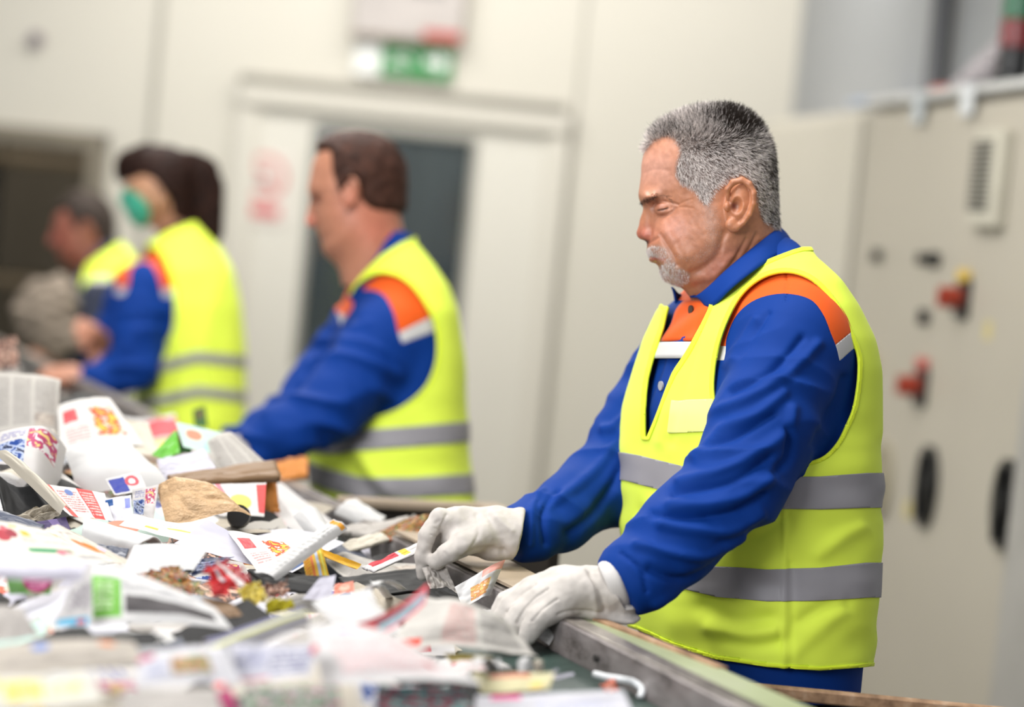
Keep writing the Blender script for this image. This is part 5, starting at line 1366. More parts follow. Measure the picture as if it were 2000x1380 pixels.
def sheet(name, quad, mat, label, cat, z=0.01, tilt=20, yaw=0, bulge=0.0, curl=(0, 0, 0, 0), crumple=0.002, freq=10, thick=0.0, anchor=None, n=26, group=None, torn=0.0, sag=0.0, wave=0.0, seed=None, pts3=None):
    """a loose sheet: four px corners (TL TR BR BL) laid on a tilted plane that rests on the heap"""
    sd_ = (seed if seed is not None else abs(hash(str(quad))) % 997) * .37
    if pts3 is None:
        q = np.array(quad, float)
        if anchor is None:
            b = q[np.argsort(-q[:, 1])[:2]].mean(0); anchor = tuple(b)
        A = rest(anchor[0], anchor[1], z)
        a, w = math.radians(tilt), math.radians(yaw)
        nrm = np.array([math.sin(w) * math.sin(a), -math.cos(w) * math.sin(a), math.cos(a)])
        C4 = []
        for px, py in q:
            r = at(px, py, 1.0) - CAM; t = ((A - CAM) @ nrm) / (r @ nrm)
            if t < 0 or t > 9: t = np.linalg.norm(A - CAM)
            C4.append(CAM + r * t)
        C4 = np.array(C4)
    else: C4 = np.array(pts3, float)
    nrm = np.cross(C4[1] - C4[0], C4[3] - C4[0]); nrm /= np.linalg.norm(nrm)
    if nrm[2] < 0: nrm = -nrm
    u = np.linspace(0, 1, n); U, W = np.meshgrid(u, u, indexing='ij')
    P_ = (C4[0] * ((1 - U) * (1 - W))[..., None] + C4[1] * (U * (1 - W))[..., None] + C4[2] * (U * W)[..., None] + C4[3] * ((1 - U) * W)[..., None])
    L = max(np.linalg.norm(C4[1] - C4[0]), np.linalg.norm(C4[3] - C4[0]))
    a = U * 1.0; b = W * 1.0; fq = freq * (.55 if L < .12 else .8)
    def rn(x, y, o): return vnoise(x * 1.0 + o + sd_, y + 3.3 * o, np.full_like(x, o * 7.7 + sd_)) - .5
    d = bulge * 4 * a * (1 - a) * (1 - (1 - b * (1 - b) * 4) * .35)
    d += curl[0] * np.clip(1 - b / .35, 0, 1) ** 2 + curl[1] * np.clip((a - .65) / .35, 0, 1) ** 2 + curl[2] * np.clip((b - .65) / .35, 0, 1) ** 2 + curl[3] * np.clip(1 - a / .35, 0, 1) ** 2
    d += wave * np.sin(a * 7 + sd_ + 2 * b)
    r1 = np.abs(rn(a * fq * .45, b * fq * .45, 1)) + .6 * np.abs(rn(a * fq, b * fq, 2)) + .3 * np.abs(rn(a * fq * 2.1, b * fq * 2.1, 3) * .6)
    d += crumple * .85 * (r1 * 3.2 - 1.0)
    P_ = P_ + nrm * d[..., None]
    if torn:
        e1 = (C4[1] - C4[0]); e1 /= np.linalg.norm(e1); e2 = (C4[3] - C4[0]); e2 /= np.linalg.norm(e2)
        P_ = P_ + e1 * (torn * 2 * rn(a * 3, b * 13, 5) * (np.abs(a - .5) > .42))[..., None] + e2 * (torn * 2 * rn(a * 13, b * 3, 6) * (np.abs(b - .5) > .42))[..., None]
    V = P_.reshape(-1, 3); V[:, 2] = np.maximum(V[:, 2], 1.040 + .001 * rng.random(len(V)))
    I = np.arange(n * n).reshape(n, n)
    Q = np.stack([I[:-1, :-1], I[1:, :-1], I[1:, 1:], I[:-1, 1:]], -1).reshape(-1, 4)
    uv = np.stack([U.ravel(), 1 - W.ravel()], 1)
    o = mesh_obj(name, V, Q, mat, None, uv=uv)
    if thick: solidify(o, thick, -1 if nrm @ np.array([0, 0, 1]) > 0 else 1)
    return tag(o, label, cat, group)

# scraps filling the gaps, coloured near-black to paint the shade there
xs = np.linspace(-1.15, .012, 150); s_ax = np.linspace(-1.1, 3.6, 420)
S_, T_g = np.meshgrid(s_ax, xs, indexing='ij'); GX = CO[0] + CU[0] * S_ + CN[0] * T_g; GY = CO[1] + CU[1] * S_ + CN[1] * T_g
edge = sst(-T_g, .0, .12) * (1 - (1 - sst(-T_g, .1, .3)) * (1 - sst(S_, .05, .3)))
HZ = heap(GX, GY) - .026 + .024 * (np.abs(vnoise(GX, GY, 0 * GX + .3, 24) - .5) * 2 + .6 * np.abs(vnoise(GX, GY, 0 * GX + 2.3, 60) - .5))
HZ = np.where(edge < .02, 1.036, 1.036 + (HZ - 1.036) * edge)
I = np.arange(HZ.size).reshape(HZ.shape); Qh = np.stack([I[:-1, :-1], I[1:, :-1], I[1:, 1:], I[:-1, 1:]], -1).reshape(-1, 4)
kh = NT('gap_shade_scraps', .8); co = kh.coord(); vo = kh.n('ShaderNodeTexVoronoi'); vo.inputs['Scale'].default_value = 46; kh.put(vo.inputs[0], co)
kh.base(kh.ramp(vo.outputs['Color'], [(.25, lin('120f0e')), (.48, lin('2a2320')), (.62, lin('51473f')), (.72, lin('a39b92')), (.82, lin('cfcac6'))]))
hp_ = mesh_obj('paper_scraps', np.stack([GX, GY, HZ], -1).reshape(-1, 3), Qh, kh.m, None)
tag(hp_, 'tangle of small paper scraps, darkened as painted shade, filling the gaps under the loose sheets', 'paper', kind='stuff')

WH = 'dedcda'
PM = dict(
    white=pmat('white_paper', WH), lilac=pmat('lilac_white_paper', 'cfccd8'), cream=pmat('cream_paper', 'd0c7b6'), grey=pmat('grey_paper', 'b9b2ab'),
    news=pmat('newsprint_columns', 'c3bdb5', [('t', .06, .08, .32, .92, 26, '6f6b68'), ('t', .37, .08, .62, .92, 26, '77736f'), ('t', .68, .3, .95, .92, 18, '7a7672'), ('p', .68, .06, .95, .28, '8a8078', 'c9bdb0')]),
    news2=pmat('newsprint_red_mark', 'c6c1b9', [('t', .35, .1, .6, .9, 20, 'b96a64'), ('t', .65, .1, .93, .9, 20, '4f4b49'), ('r', .08, .06, .22, .2, 'd8452f'), ('r', .02, .02, .14, .11, 'c94a35'), ('t', .05, .3, .3, .9, 16, 'a9a49e')]),
    text=pmat('white_text_page', WH, [('t', .1, .12, .9, .7, 16, '9a98a0'), ('r', .1, .8, .5, .84, '5f5f68')]),
    strip=pmat('white_strip_orange_tip', 'd4d2d0', [('r', .05, .93, .95, .985, 'e09a30'), ('t', .2, .1, .8, .85, 12, 'a9a7a5')]),
    textpink=pmat('white_pink_text_page', 'dedad8', [('t', .15, .15, .85, .75, 14, 'dba5a5'), ('c', .8, .3, .03, .05, 'b8343c'), ('r', .3, .84, .5, .88, '6a78b8')]),
    navytext=pmat('navy_text_leaflet', 'd3d1d9', [('t', .08, .3, .45, .85, 7, '4a5590'), ('t', .5, .2, .95, .9, 5, '323c78'), ('r', .93, .7, 1.0, .98, 'cc3340'), ('r', .1, .05, .5, .12, 'c4506a')]),
    redstripe=pmat('red_striped_leaflet', 'e4dedb', [('r', .08, .0, .2, 1, 'dc5a52'), ('r', .58, .0, .82, 1, 'd8433f'), ('t', .24, .15, .54, .85, 9, 'b5504d'), ('t', .6, .1, .8, .9, 9, 'f0c5c0'), ('c', .42, .82, .06, .09, '6b7fb5')]),
    berries=pmat('berry_leaflet', 'dbd5ca', [('c', .1, .62, .09, .13, 'a8323e'), ('c', .22, .68, .08, .12, '8f2635'), ('c', .15, .8, .06, .08, 'c05560'), ('r', .36, .62, .48, .76, 'e8a93c'), ('r', .26, .84, .4, .92, 'e6b45a'), ('r', .28, .2, .72, .3, '2d8a52'), ('t', .3, .4, .9, .58, 5, '8f8b84'), ('c', .62, .2, .08, .08, 'c56a7a'), ('p', .6, .08, .95, .2, 'd9d3cc', '8c8986'), ('r', .6, .72, .95, .78, 'f0c98a')]),
    oranges=pmat('orange_fruit_page', 'd6ccbc', [('c', .3, .5, .13, .2, 'c06a1f'), ('c', .5, .42, .1, .16, 'd07d2c'), ('r', .66, .3, .9, .42, 'c4bcd0'), ('p', .1, .75, .9, .95, 'e3dcd2', '9d958c')]),
    greenbox=pmat('green_box_page', 'dcdad8', [('r', .0, .12, .24, .78, '6fb53a'), ('t', .05, .2, .19, .7, 5, 'd5ecc0'), ('r', .27, .2, .92, .52, '4a4546'), ('t', .25, .62, .8, .8, 3, '8a888c')]),
    bluefoot=pmat('blue_footed_page', 'c9c5c3', [('r', .1, .02, .9, .16, '4fa8cc'), ('r', .6, .04, .8, .12, 'c0404a'), ('p', .2, .3, .95, .7, 'b5b0b0', '8f8a8e', 'd5d0d0')]),
    greenmag=pmat('green_magenta_page', '4c7a33', [('c', .68, .6, .34, .55, '8c1f55'), ('t', .48, .25, .9, .95, 7, 'c78aa5')]),
    redteal=pmat('red_teal_flyer', 'e06168', [('p', .05, .28, .97, .78, '5e8288', '8fa6ad', 'b9b8cc'), ('c', .12, .6, .16, .26, 'd84a50'), ('r', .9, .8, 1, 1, 'd8404c')], rough=.35),
    flower=pmat('flower_flyer', 'e2e0df', [('r', .55, .75, 1, 1, 'e8a79a'), ('p', .3, .1, .8, .6, 'f0d98a', 'e0955a', 'f2ecd8')]),
    redwrap=pmat('red_wrapper', 'd42a2e', [('r', .62, .0, .78, 1, 'e6dedb'), ('p', .28, .3, .42, .8, 'e8dcd8', '9aa3b5'), ('t', .82, .1, .98, .9, 5, 'f0dcd8')], rough=.3, crump=.5),
    yellow=pmat('yellow_crumple', 'e8d24a', [('p', .0, .0, 1, 1, 'e6c93a', 'f3e27a', 'efe0a0')], crump=.4), orange=pmat('orange_card', 'd98a3c'), olive=pmat('olive_yellow', 'c4b82a'),
    tan=pmat('tan_plastic_bag', 'd9b48a', rough=.4, crump=.5), beige=pmat('beige_crumpled', 'b5aa98', crump=.4), brown=pmat('brown_kraft', '8a6d50'), slate=pmat('slate_cover', '565b6b', rough=.35), black=pmat('black_gloss_and_gap_shade', '0e0d0d', rough=.6),
    navy=pmat('navy_card', '16244a', [('t', .1, .2, .8, .8, 4, '8a93b5')], rough=.3), sky=pmat('sky_card', '1c1c20', [('p', .0, .2, .7, 1, '6f93c4', '9fb6d4', '567fb4')], rough=.3), purple=pmat('purple_card', '4a3d66', [('r', .5, 0, .75, 1, '6d5c8c')]),
    food=pmat('food_photo', '5a3a1e', [('p', .0, .0, 1, 1, '2a1a10', 'a8752f', '7a2418', '46642a', 'c49a5a', '3a2414')], rough=.3), multi=pmat('collage_page', 'd0cbc8', [('p', .03, .08, .5, .6, '1c3f86', 'a9b4cf', '2a3350', 'd8d4d2'), ('p', .52, .45, .92, .92, 'dcd8d6', 'b0406a', 'e2c27a', 'dcd8d6'), ('t', .1, .68, .48, .92, 4, '5a5f9c')]),
    logo=pmat('blue_red_logo_page', 'dad7d5', [('r', .05, .1, .5, .9, '343f96'), ('c', .68, .6, .2, .3, 'd2505a'), ('c', .68, .6, .1, .15, 'f0d0d0')]), bluebit=pmat('blue_cornered_page', 'd6d4dc', [('r', .02, .7, .3, .95, '1f4f8c'), ('r', .75, .5, .95, .9, '8088cc')]),
    yred=pmat('sale_leaflet', 'dedad5', [('p', .5, .2, .88, .8, 'e9b53a', 'd9502f', 'e6dccb', '8a3a5a'), ('p', .08, .55, .3, .82, 'c03a45', 'c96a6a'), ('t', .1, .15, .42, .45, 5, 'c98a8a')]),
    yspot=pmat('yellow_spot_page', 'dedcd9', [('r', .28, .55, .4, .72, 'eab64a'), ('c', .55, .3, .09, .18, 'bcc95a'), ('t', .65, .3, .95, .7, 5, 'b0adb5')]), ybox=pmat('red_yellow_box_print', 'e0dcda', [('c', .62, .45, .16, .22, 'f0e26a'), ('r', .88, .1, 1, .95, 'd94a48'), ('r', .4, .7, .46, 1, 'd9808a')]),
    green=pmat('light_green_gloss', '6cbc3e', rough=.3), dgreen=pmat('dark_green_gloss', '2f6e26', [('p', .2, .4, .8, .9, '2f6e26', '8a4a26')], rough=.3), mint=pmat('mint_leaflet', 'c3dcd0', [('c', .35, .6, .18, .2, 'd98a6f'), ('r', .6, .1, .95, .4, 'a9cfc6')]),
    ystripe=pmat('yellow_orange_striped_page', 'f0c23a', [('r', .3, 0, .42, 1, 'e07a3c'), ('r', .55, 0, .68, 1, 'b9c6de'), ('r', .8, 0, .9, 1, 'e9e26a'), ('t', .02, .1, .28, .9, 8, 'd65a3c')]), yedge=pmat('yellow_paper_edge', 'e9b93c'), 
    rw=pmat('red_white_magazine', 'd6d2d0', [('r', .1, .5, .55, 1, 'c23a45'), ('r', .6, .3, .72, 1, 'e8c040')]), coral=pmat('coral_piece', 'e88a72', [('c', .5, .5, .3, .3, 'f0b5a0')]), skinp=pmat('skin_tone_photo', 'c49a84', [('p', .0, .0, 1, 1, 'd9b29c', '4a3530', 'b58068', 'ead9cf')]),
    pale=pmat('pale_yellow_page', 'e2d9aa', [('r', .2, .75, .7, .95, 'e0836a'), ('c', .8, .3, .1, .2, 'f0d27a')]), purpstripe=pmat('purple_yellow_rolled_leaflet', 'd7d5db', [('r', .0, .55, 1, .8, '6a688e'), ('r', .0, .3, 1, .45, 'd4d476'), ('r', .0, .0, .4, .1, '4a8a5a')]),
    beignews=pmat('beige_newspaper_front', 'bdb3a6', [('c', .35, .75, .06, .12, '5f7fc0'), ('t', .1, .2, .9, .6, 9, '9c948c'), ('c', .8, .8, .06, .1, 'd98a5a')]), yblob=pmat('yellow_blob_page', 'dcd8cc', [('p', .15, .2, .5, .8, 'd6d2c6', 'e2cf3a', 'cfcabc'), ('p', .55, .25, .85, .75, 'e6da6a', 'd0ccc0', 'dcd06a'), ('r', .0, .6, .12, .9, 'd0d070')]),
    foodpic=pmat('food_picture_leaflet', 'd9d7db', [('p', .35, .2, .75, .7, 'b5655a', '6f8a4a', 'e0a080', '4a3a3a'), ('r', .0, .75, .18, .95, 'b84a6a'), ('t', .1, .1, .3, .6, 6, '8a90b8')]), pink=pmat('magenta_piece', 'c03070'), dots=pmat('dark_page_colour_blobs', '4a4446', [('p', .0, .0, 1, 1, '2a2426', '3a7a40', 'b8b2ae', '5a5052', 'c23a70', '2c2627')]),
    dteal=pmat('dark_teal_red_page', '2c2e38', [('p', .0, .0, 1, 1, '2c2e38', '8c2c3c', '2c2e38', '2f8580', 'b5b0ac', '6f7a4c')]), pinkdot=pmat('white_page_pink_corner', 'd9d7dd', [('r', .1, .75, .3, 1, 'e23a86'), ('t', .4, .2, .9, .6, 4, 'b8bcd8')]),
)
W_ = 'waste paper on the belt'
H = [
 # name, quad, material, label, category, options
 ('newspaper', [(-25, 722), (116, 732), (112, 836), (-25, 846)], 'news', 'grey newspaper page standing upright at the far left edge of the heap', 'newspaper', dict(tilt=62, z=.02, bulge=.01, curl=(-.01, -.01, 0, 0))),
 ('leaflet', [(-12, 850), (126, 836), (104, 944), (-12, 906)], 'multi', 'large curled leaflet with blue and red pictures below the upright newspaper', 'leaflet', dict(tilt=34, z=.03, curl=(0, -.045, 0, 0), bulge=.02)),
 ('leaflet', [(112, 792), (214, 776), (282, 868), (118, 886)], 'yred', 'blurred white leaflet with red and yellow blobs right of the upright newspaper', 'leaflet', dict(tilt=26, z=.01, bulge=.01)),
 ('sheet_of_paper', [(126, 884), (248, 860), (338, 944), (150, 950)], 'white', 'big white sheet with a dark lower edge left of the green glossy scraps', 'paper', dict(tilt=24, z=.015, bulge=.02, curl=(0, 0, -.02, 0))),
 ('sheet_of_paper', [(210, 812), (290, 826), (312, 890), (236, 880)], 'cream', 'creamy sheet between the red-yellow leaflet and the green scraps', 'paper', dict(tilt=20, z=.01)),
 ('scrap', [(296, 888), (344, 838), (352, 884), (320, 896)], 'green', 'light green glossy scrap pointing up beside the mint leaflet', 'scrap', dict(tilt=45, z=.02)),
 ('scrap', [(334, 846), (362, 838), (376, 884), (340, 886)], 'dgreen', 'dark green scrap half under the mint leaflet', 'scrap', dict(tilt=45, z=.025)),
 ('scrap', [(376, 800), (400, 792), (406, 834), (380, 834)], 'dgreen', 'green and brown scrap sticking up in front of the yellow vest of the woman', 'scrap', dict(tilt=75, z=.05, anchor=(392, 850))),
 ('leaflet', [(342, 822), (444, 846), (424, 888), (358, 872)], 'mint', 'pale mint leaflet with an orange spot leaning above the grey sheets', 'leaflet', dict(tilt=42, z=.035, anchor=(390, 886))),
 ('sheet_of_paper', [(306, 894), (398, 876), (432, 934), (318, 940)], 'lilac', 'lilac-grey crumpled sheet under the mint leaflet', 'paper', dict(tilt=28, z=.02, crumple=.006)),
 ('newspaper', [(404, 862), (452, 842), (552, 932), (424, 918)], 'news', 'pale newspaper page with a pointed corner by the sleeve of the second man', 'newspaper', dict(tilt=30, z=.045, bulge=.01)),
 ('magazine', [(326, 940), (536, 912), (546, 940), (338, 956)], 'brown', 'flat brown magazine under the pointed newspaper page', 'magazine', dict(tilt=8, z=.015, thick=.012)),
 ('leaflet', [(352, 946), (520, 942), (516, 1008), (430, 1006)], 'ybox', 'white printed leaflet with a yellow patch and red edge behind the tan bag', 'leaflet', dict(tilt=42, z=.01)),
 ('folder', [(500, 940), (538, 936), (546, 1000), (520, 1004)], 'orange', 'orange-edged cardboard folder standing right of the yellow-patched leaflet', 'folder', dict(tilt=60, z=.01, thick=.003)),
 ('carton', [(536, 908), (602, 898), (600, 936), (548, 944)], 'orange', 'blurred orange carton by the belly of the second man', 'carton', dict(tilt=30, z=.02, thick=.01)),
 ('plastic_bag', [(306, 946), (414, 950), (492, 1006), (326, 1034)], 'tan', 'crumpled tan plastic bag in the middle of the heap', 'bag', dict(tilt=38, z=.025, crumple=.013, freq=5, bulge=.03, n=60, wave=.004)),
 ('leaflet', [(70, 944), (204, 962), (222, 1016), (136, 1006)], 'redstripe', 'white leaflet with two broad red stripes lying left of the collage page', 'leaflet', dict(tilt=20, z=.02)),
 ('card', [(204, 976), (256, 966), (258, 1014), (212, 1018)], 'bluebit', 'pale card with blue corners right of the red-striped leaflet', 'card', dict(tilt=45, z=.02)),
 ('magazine_page', [(258, 956), (310, 946), (300, 1012), (260, 1006)], 'multi', 'blue, red and white collage page left of the tan bag', 'magazine page', dict(tilt=58, z=.02)),
 ('leaflet', [(206, 936), (272, 920), (288, 956), (224, 966)], 'logo', 'small leaflet with a blue block and red ring above the blue-cornered card', 'leaflet', dict(tilt=30, z=.03)),
 ('magazine', [(-12, 924), (66, 948), (112, 1012), (10, 1012)], 'black', 'open black glossy magazine in the shadow at the left edge', 'magazine', dict(tilt=28, z=.005, bulge=-.02, thick=.003)),
 ('magazine_page', [(-12, 884), (40, 902), (140, 998), (118, 1004)], 'cream', 'curved page edge arching over the black magazine', 'magazine page', dict(tilt=40, z=.035, bulge=.02)),
 ('crumpled_paper', [(22, 1008), (98, 984), (120, 1006), (50, 1022)], 'beige', 'crumpled beige paper just below the black magazine', 'paper', dict(tilt=50, z=.012, crumple=.010, n=40)),
 ('booklet', [(-12, 1000), (86, 1030), (76, 1044), (-12, 1016)], 'slate', 'slate-blue booklet edge above the berry leaflet', 'booklet', dict(tilt=15, z=.012, thick=.006)),
 ('card', [(58, 1020), (128, 1008), (138, 1034), (86, 1040)], 'purple', 'dark purple card beside the slate-blue booklet', 'card', dict(tilt=30, z=.012)),
 ('leaflet', [(-18, 1014), (84, 1034), (236, 1100), (8, 1096)], 'berries', 'big sharp leaflet with red berries, yellow blocks and a green band at the left edge', 'leaflet', dict(tilt=20, z=.04, bulge=.004)),
 ('magazine_page', [(86, 1034), (112, 1022), (256, 1096), (234, 1102)], 'oranges', 'narrow page with orange fruit right of the berry leaflet', 'magazine page', dict(tilt=18, z=.024)),
 ('rolled_magazine', [(164, 1000), (316, 1040), (256, 1076), (160, 1046)], 'white', 'rolled white magazine with a pale cover left of the yellow-spotted page', 'magazine', dict(tilt=35, z=.02, bulge=.0, curl=(-.03, 0, -.03, 0), thick=.003)),
 ('booklet', [(186, 1064), (252, 1074), (242, 1098), (206, 1092)], 'slate', 'small slate booklet under the rolled white magazine', 'booklet', dict(tilt=15, z=.015, thick=.003)),
 ('magazine_page', [(232, 1024), (258, 1004), (412, 1032), (384, 1062)], 'yspot', 'white page with a yellow and a green spot below the tan bag', 'magazine page', dict(tilt=18, z=.02)),
 ('sheet_of_paper', [(340, 1060), (405, 1014), (528, 1082), (496, 1104)], 'lilac', 'smooth lilac-white sheet rising to a peak in the middle of the heap', 'paper', dict(tilt=36, z=.012, crumple=.0008, bulge=-.004)),
 ('sheet_of_paper', [(262, 1064), (406, 1072), (378, 1112), (232, 1128)], 'white', 'plain white sheet left of the lilac peak', 'paper', dict(tilt=26, z=.022, crumple=.001, bulge=.008)),
 ('postcard', [(300, 1110), (356, 1080), (380, 1116), (342, 1128)], 'sky', 'small black card with a blue sky picture below the plain white sheet', 'postcard', dict(tilt=45, z=.012)),
 ('card', [(372, 1090), (458, 1086), (432, 1106), (374, 1126)], 'navy', 'navy card behind the red wrapper', 'card', dict(tilt=30, z=.012)),
 ('magazine_page', [(266, 1120), (346, 1102), (414, 1158), (324, 1156)], 'food', 'brown food photo page with ragged edges left of the red wrapper', 'magazine page', dict(tilt=28, z=.018, torn=.006, crumple=.006)),
 ('wrapper', [(400, 1106), (434, 1092), (494, 1128), (424, 1166)], 'redwrap', 'bright red crumpled wrapper with a white band', 'wrapper', dict(tilt=50, z=.045, crumple=.006, torn=.008, n=50)),
 ('crumpled_paper', [(462, 1150), (508, 1132), (524, 1168), (486, 1182)], 'yellow', 'pale yellow crumpled paper right of the red wrapper', 'paper', dict(tilt=45, z=.02, crumple=.012, n=40)),
 ('crumpled_paper', [(518, 1176), (570, 1166), (576, 1184), (520, 1196)], 'olive', 'strong yellow crumpled strip below the pale yellow paper', 'paper', dict(tilt=35, z=.02, crumple=.008, n=40)),
 ('leaflet', [(442, 1036), (560, 1052), (594, 1078), (504, 1116)], 'yred', 'white leaflet with a red mark right of the lilac peak', 'leaflet', dict(tilt=20, z=.015)),
 ('folded_paper', [(652, 1014), (676, 1020), (536, 1122), (496, 1116)], 'strip', 'long folded white strip pointing up to the right with an orange tip', 'paper', dict(tilt=25, z=.03, yaw=-20, curl=(0, -.01, 0, 0))),
 ('sheet_of_paper', [(572, 1008), (618, 990), (660, 1050), (636, 1092)], 'white', 'curved white sheet behind the long folded strip', 'paper', dict(tilt=45, z=.02, bulge=.015)),
 ('milk_carton', [(654, 1002), (694, 978), (752, 1014), (738, 1042)], 'white', 'bright white flattened carton below the vest of the second man', 'carton', dict(tilt=40, z=.02, bulge=.012, thick=.004)),
 ('newspaper', [(622, 1082), (700, 1084), (836, 1098), (700, 1140)], 'news', 'folded newspaper pages lying left of the far white glove', 'newspaper', dict(tilt=14, z=.02, wave=.006)),
 ('leaflet', [(590, 1086), (628, 1066), (644, 1128), (600, 1134)], 'ystripe', 'yellow and orange striped leaflet beside the folded newspaper', 'leaflet', dict(tilt=50, z=.02, bulge=.01)),
 ('paper_strip', [(608, 1076), (624, 1070), (706, 1100), (694, 1110)], 'yedge', 'curved yellow strip of paper above the folded newspaper', 'paper strip', dict(tilt=30, z=.04, bulge=-.006)),
 ('magazine', [(706, 1110), (822, 1060), (836, 1070), (730, 1118)], 'rw', 'thin red and white magazine pointing at the far glove', 'magazine', dict(tilt=20, z=.025, thick=.003)),
 ('magazine', [(664, 1066), (742, 1044), (760, 1056), (680, 1082)], 'cream', 'cream booklet left of the colourful magazine by the far glove', 'magazine', dict(tilt=18, z=.02, thick=.006)),
 ('magazine', [(706, 1058), (792, 1016), (850, 1006), (808, 1058)], 'food', 'brown, red and yellow magazine under the fingers of the far glove', 'magazine', dict(tilt=22, z=.03, thick=.004)),
 ('magazine', [(640, 1040), (760, 1034), (830, 1012), (720, 1058)], 'grey', 'pale grey magazine stack edge below the vest of the second man', 'magazine', dict(tilt=12, z=.02, thick=.012)),
 ('magazine', [(486, 1118), (642, 1130), (604, 1160), (522, 1150)], 'black', 'black glossy magazine right of the pale yellow paper', 'magazine', dict(tilt=12, z=.012, thick=.004)),
 ('scrap', [(500, 1142), (556, 1132), (566, 1160), (516, 1168)], 'skinp', 'torn skin-toned photo scrap on the black magazine', 'scrap', dict(tilt=30, z=.022, torn=.006, crumple=.006)),
 ('sheet_of_paper', [(624, 1128), (656, 1122), (646, 1172), (590, 1170)], 'lilac', 'small lilac sheet standing above the bright white sheet', 'paper', dict(tilt=58, z=.02, crumple=.0008)),
 ('scrap', [(654, 1140), (690, 1134), (692, 1154), (652, 1160)], 'coral', 'coral piece right of the small lilac sheet', 'scrap', dict(tilt=30, z=.02)),
 ('sheet_of_paper', [(608, 1176), (716, 1160), (796, 1236), (690, 1256)], 'white', 'bright overexposed white sheet left of the red and teal flyer', 'paper', dict(tilt=30, z=.02, bulge=.01, crumple=.001)),
 ('receipt', [(684, 1156), (724, 1148), (746, 1204), (716, 1214)], 'text', 'small receipt with faint print on the bright white sheet', 'receipt', dict(tilt=35, z=.035)),
 ('flyer', [(698, 1216), (836, 1138), (830, 1180), (708, 1250)], 'redteal', 'red and teal flyer bent upwards in front of the far glove', 'flyer', dict(tilt=45, z=.05, bulge=-.016, anchor=(760, 1240))),
 ('newspaper', [(826, 1166), (990, 1208), (1050, 1282), (748, 1272)], 'news2', 'big crumpled newspaper with a small red mark in front of the near glove', 'newspaper', dict(tilt=26, z=.02, bulge=.016, crumple=.005, n=50)),
 ('envelope', [(890, 1192), (990, 1184), (1088, 1236), (1010, 1250)], 'white', 'crumpled white envelope under the near glove', 'envelope', dict(tilt=24, z=.015, crumple=.010, n=44)),
 ('scrap', [(1040, 1204), (1086, 1236), (1072, 1260), (1028, 1226)], 'white', 'folded white corner hanging at the cut end of the steel rail', 'scrap', dict(tilt=48, z=.02, crumple=.002)),
 ('flyer', [(888, 1146), (988, 1086), (958, 1156), (904, 1188)], 'flower', 'white flyer with orange and yellow print standing between the two gloves', 'flyer', dict(tilt=62, z=.02, curl=(0, -.012, 0, 0), anchor=(915, 1190))),
 ('magazine', [(660, 1132), (826, 1112), (880, 1150), (690, 1172)], 'black', 'black magazine sheet darkening the gap behind the white ribbons', 'magazine', dict(tilt=4, z=.004, thick=.004)),  # black magazine sheet added over the belt to paint a dark gap
 ('magazine', [(700, 1096), (800, 1076), (826, 1096), (740, 1118)], 'black', 'dark magazine cover below the red and white magazine', 'magazine', dict(tilt=4, z=.004, thick=.003)),
 ('magazine', [(820, 1158), (872, 1150), (922, 1180), (850, 1186)], 'black', 'black magazine behind the tip of the red and teal flyer', 'magazine', dict(tilt=16, z=.02, thick=.004)),
 ('crumpled_paper', [(824, 1108), (866, 1098), (896, 1160), (846, 1168)], 'grey', 'grey-brown crumpled paper pinched by the far glove', 'paper', dict(tilt=60, z=.02, crumple=.008, n=40)),
 ('card', [(866, 1274), (964, 1280), (950, 1292), (878, 1290)], 'yellow', 'yellow card edge below the big crumpled newspaper', 'card', dict(tilt=14, z=.012)),
 ('magazine_page', [(8, 1112), (108, 1106), (98, 1160), (18, 1160)], 'greenmag', 'dark green page with a magenta circle at the left edge', 'magazine page', dict(tilt=60, z=.012)),
 ('sheet_of_paper', [(-18, 1094), (172, 1096), (160, 1122), (-18, 1118)], 'lilac', 'pale sheet overhanging the green and magenta page', 'paper', dict(tilt=18, z=.07, curl=(0, 0, -.008, 0), anchor=(80, 1165))),
 ('magazine_page', [(146, 1132), (180, 1096), (182, 1222), (98, 1224)], 'bluefoot', 'grey page with a blue foot left of the green box page', 'magazine page', dict(tilt=48, z=.02)),
 ('magazine_page', [(178, 1094), (420, 1186), (454, 1228), (170, 1224)], 'greenbox', 'white page with a bright green box and a black bar', 'magazine page', dict(tilt=34, z=.022, bulge=.012)),
 ('newspaper', [(-14, 1180), (42, 1184), (78, 1240), (-14, 1254)], 'grey', 'grey folded newspaper at the left edge below the green page', 'newspaper', dict(tilt=30, z=.02)),
 ('magazine_page', [(392, 1164), (452, 1176), (474, 1200), (420, 1208)], 'brown', 'dull brown page between the red wrapper and the green box page', 'magazine page', dict(tilt=20, z=.015)),
 ('newspaper', [(-24, 1262), (262, 1252), (288, 1302), (-24, 1334)], 'beignews', 'blurred beige newspaper in the bottom left corner', 'newspaper', dict(tilt=26, z=.02, bulge=.01)),
 ('leaflet', [(-24, 1324), (182, 1308), (200, 1370), (-24, 1386)], 'yblob', 'blurred pale leaflet with yellow blobs at the bottom left', 'leaflet', dict(tilt=26, z=.02)),
 ('leaflet', [(270, 1282), (440, 1262), (474, 1336), (266, 1340)], 'foodpic', 'blurred white leaflet with a food picture at the bottom', 'leaflet', dict(tilt=30, z=.03, bulge=.01)),
 ('leaflet', [(450, 1256), (622, 1258), (606, 1318), (440, 1338)], 'navytext', 'blurred leaflet with heavy navy lettering bars', 'leaflet', dict(tilt=32, z=.035)),
 ('rolled_leaflet', [(396, 1240), (586, 1178), (606, 1204), (420, 1278)], 'purpstripe', 'blurred rolled leaflet with purple and yellow stripes', 'leaflet', dict(tilt=40, z=.04, bulge=.0, curl=(-.012, 0, -.012, 0))),
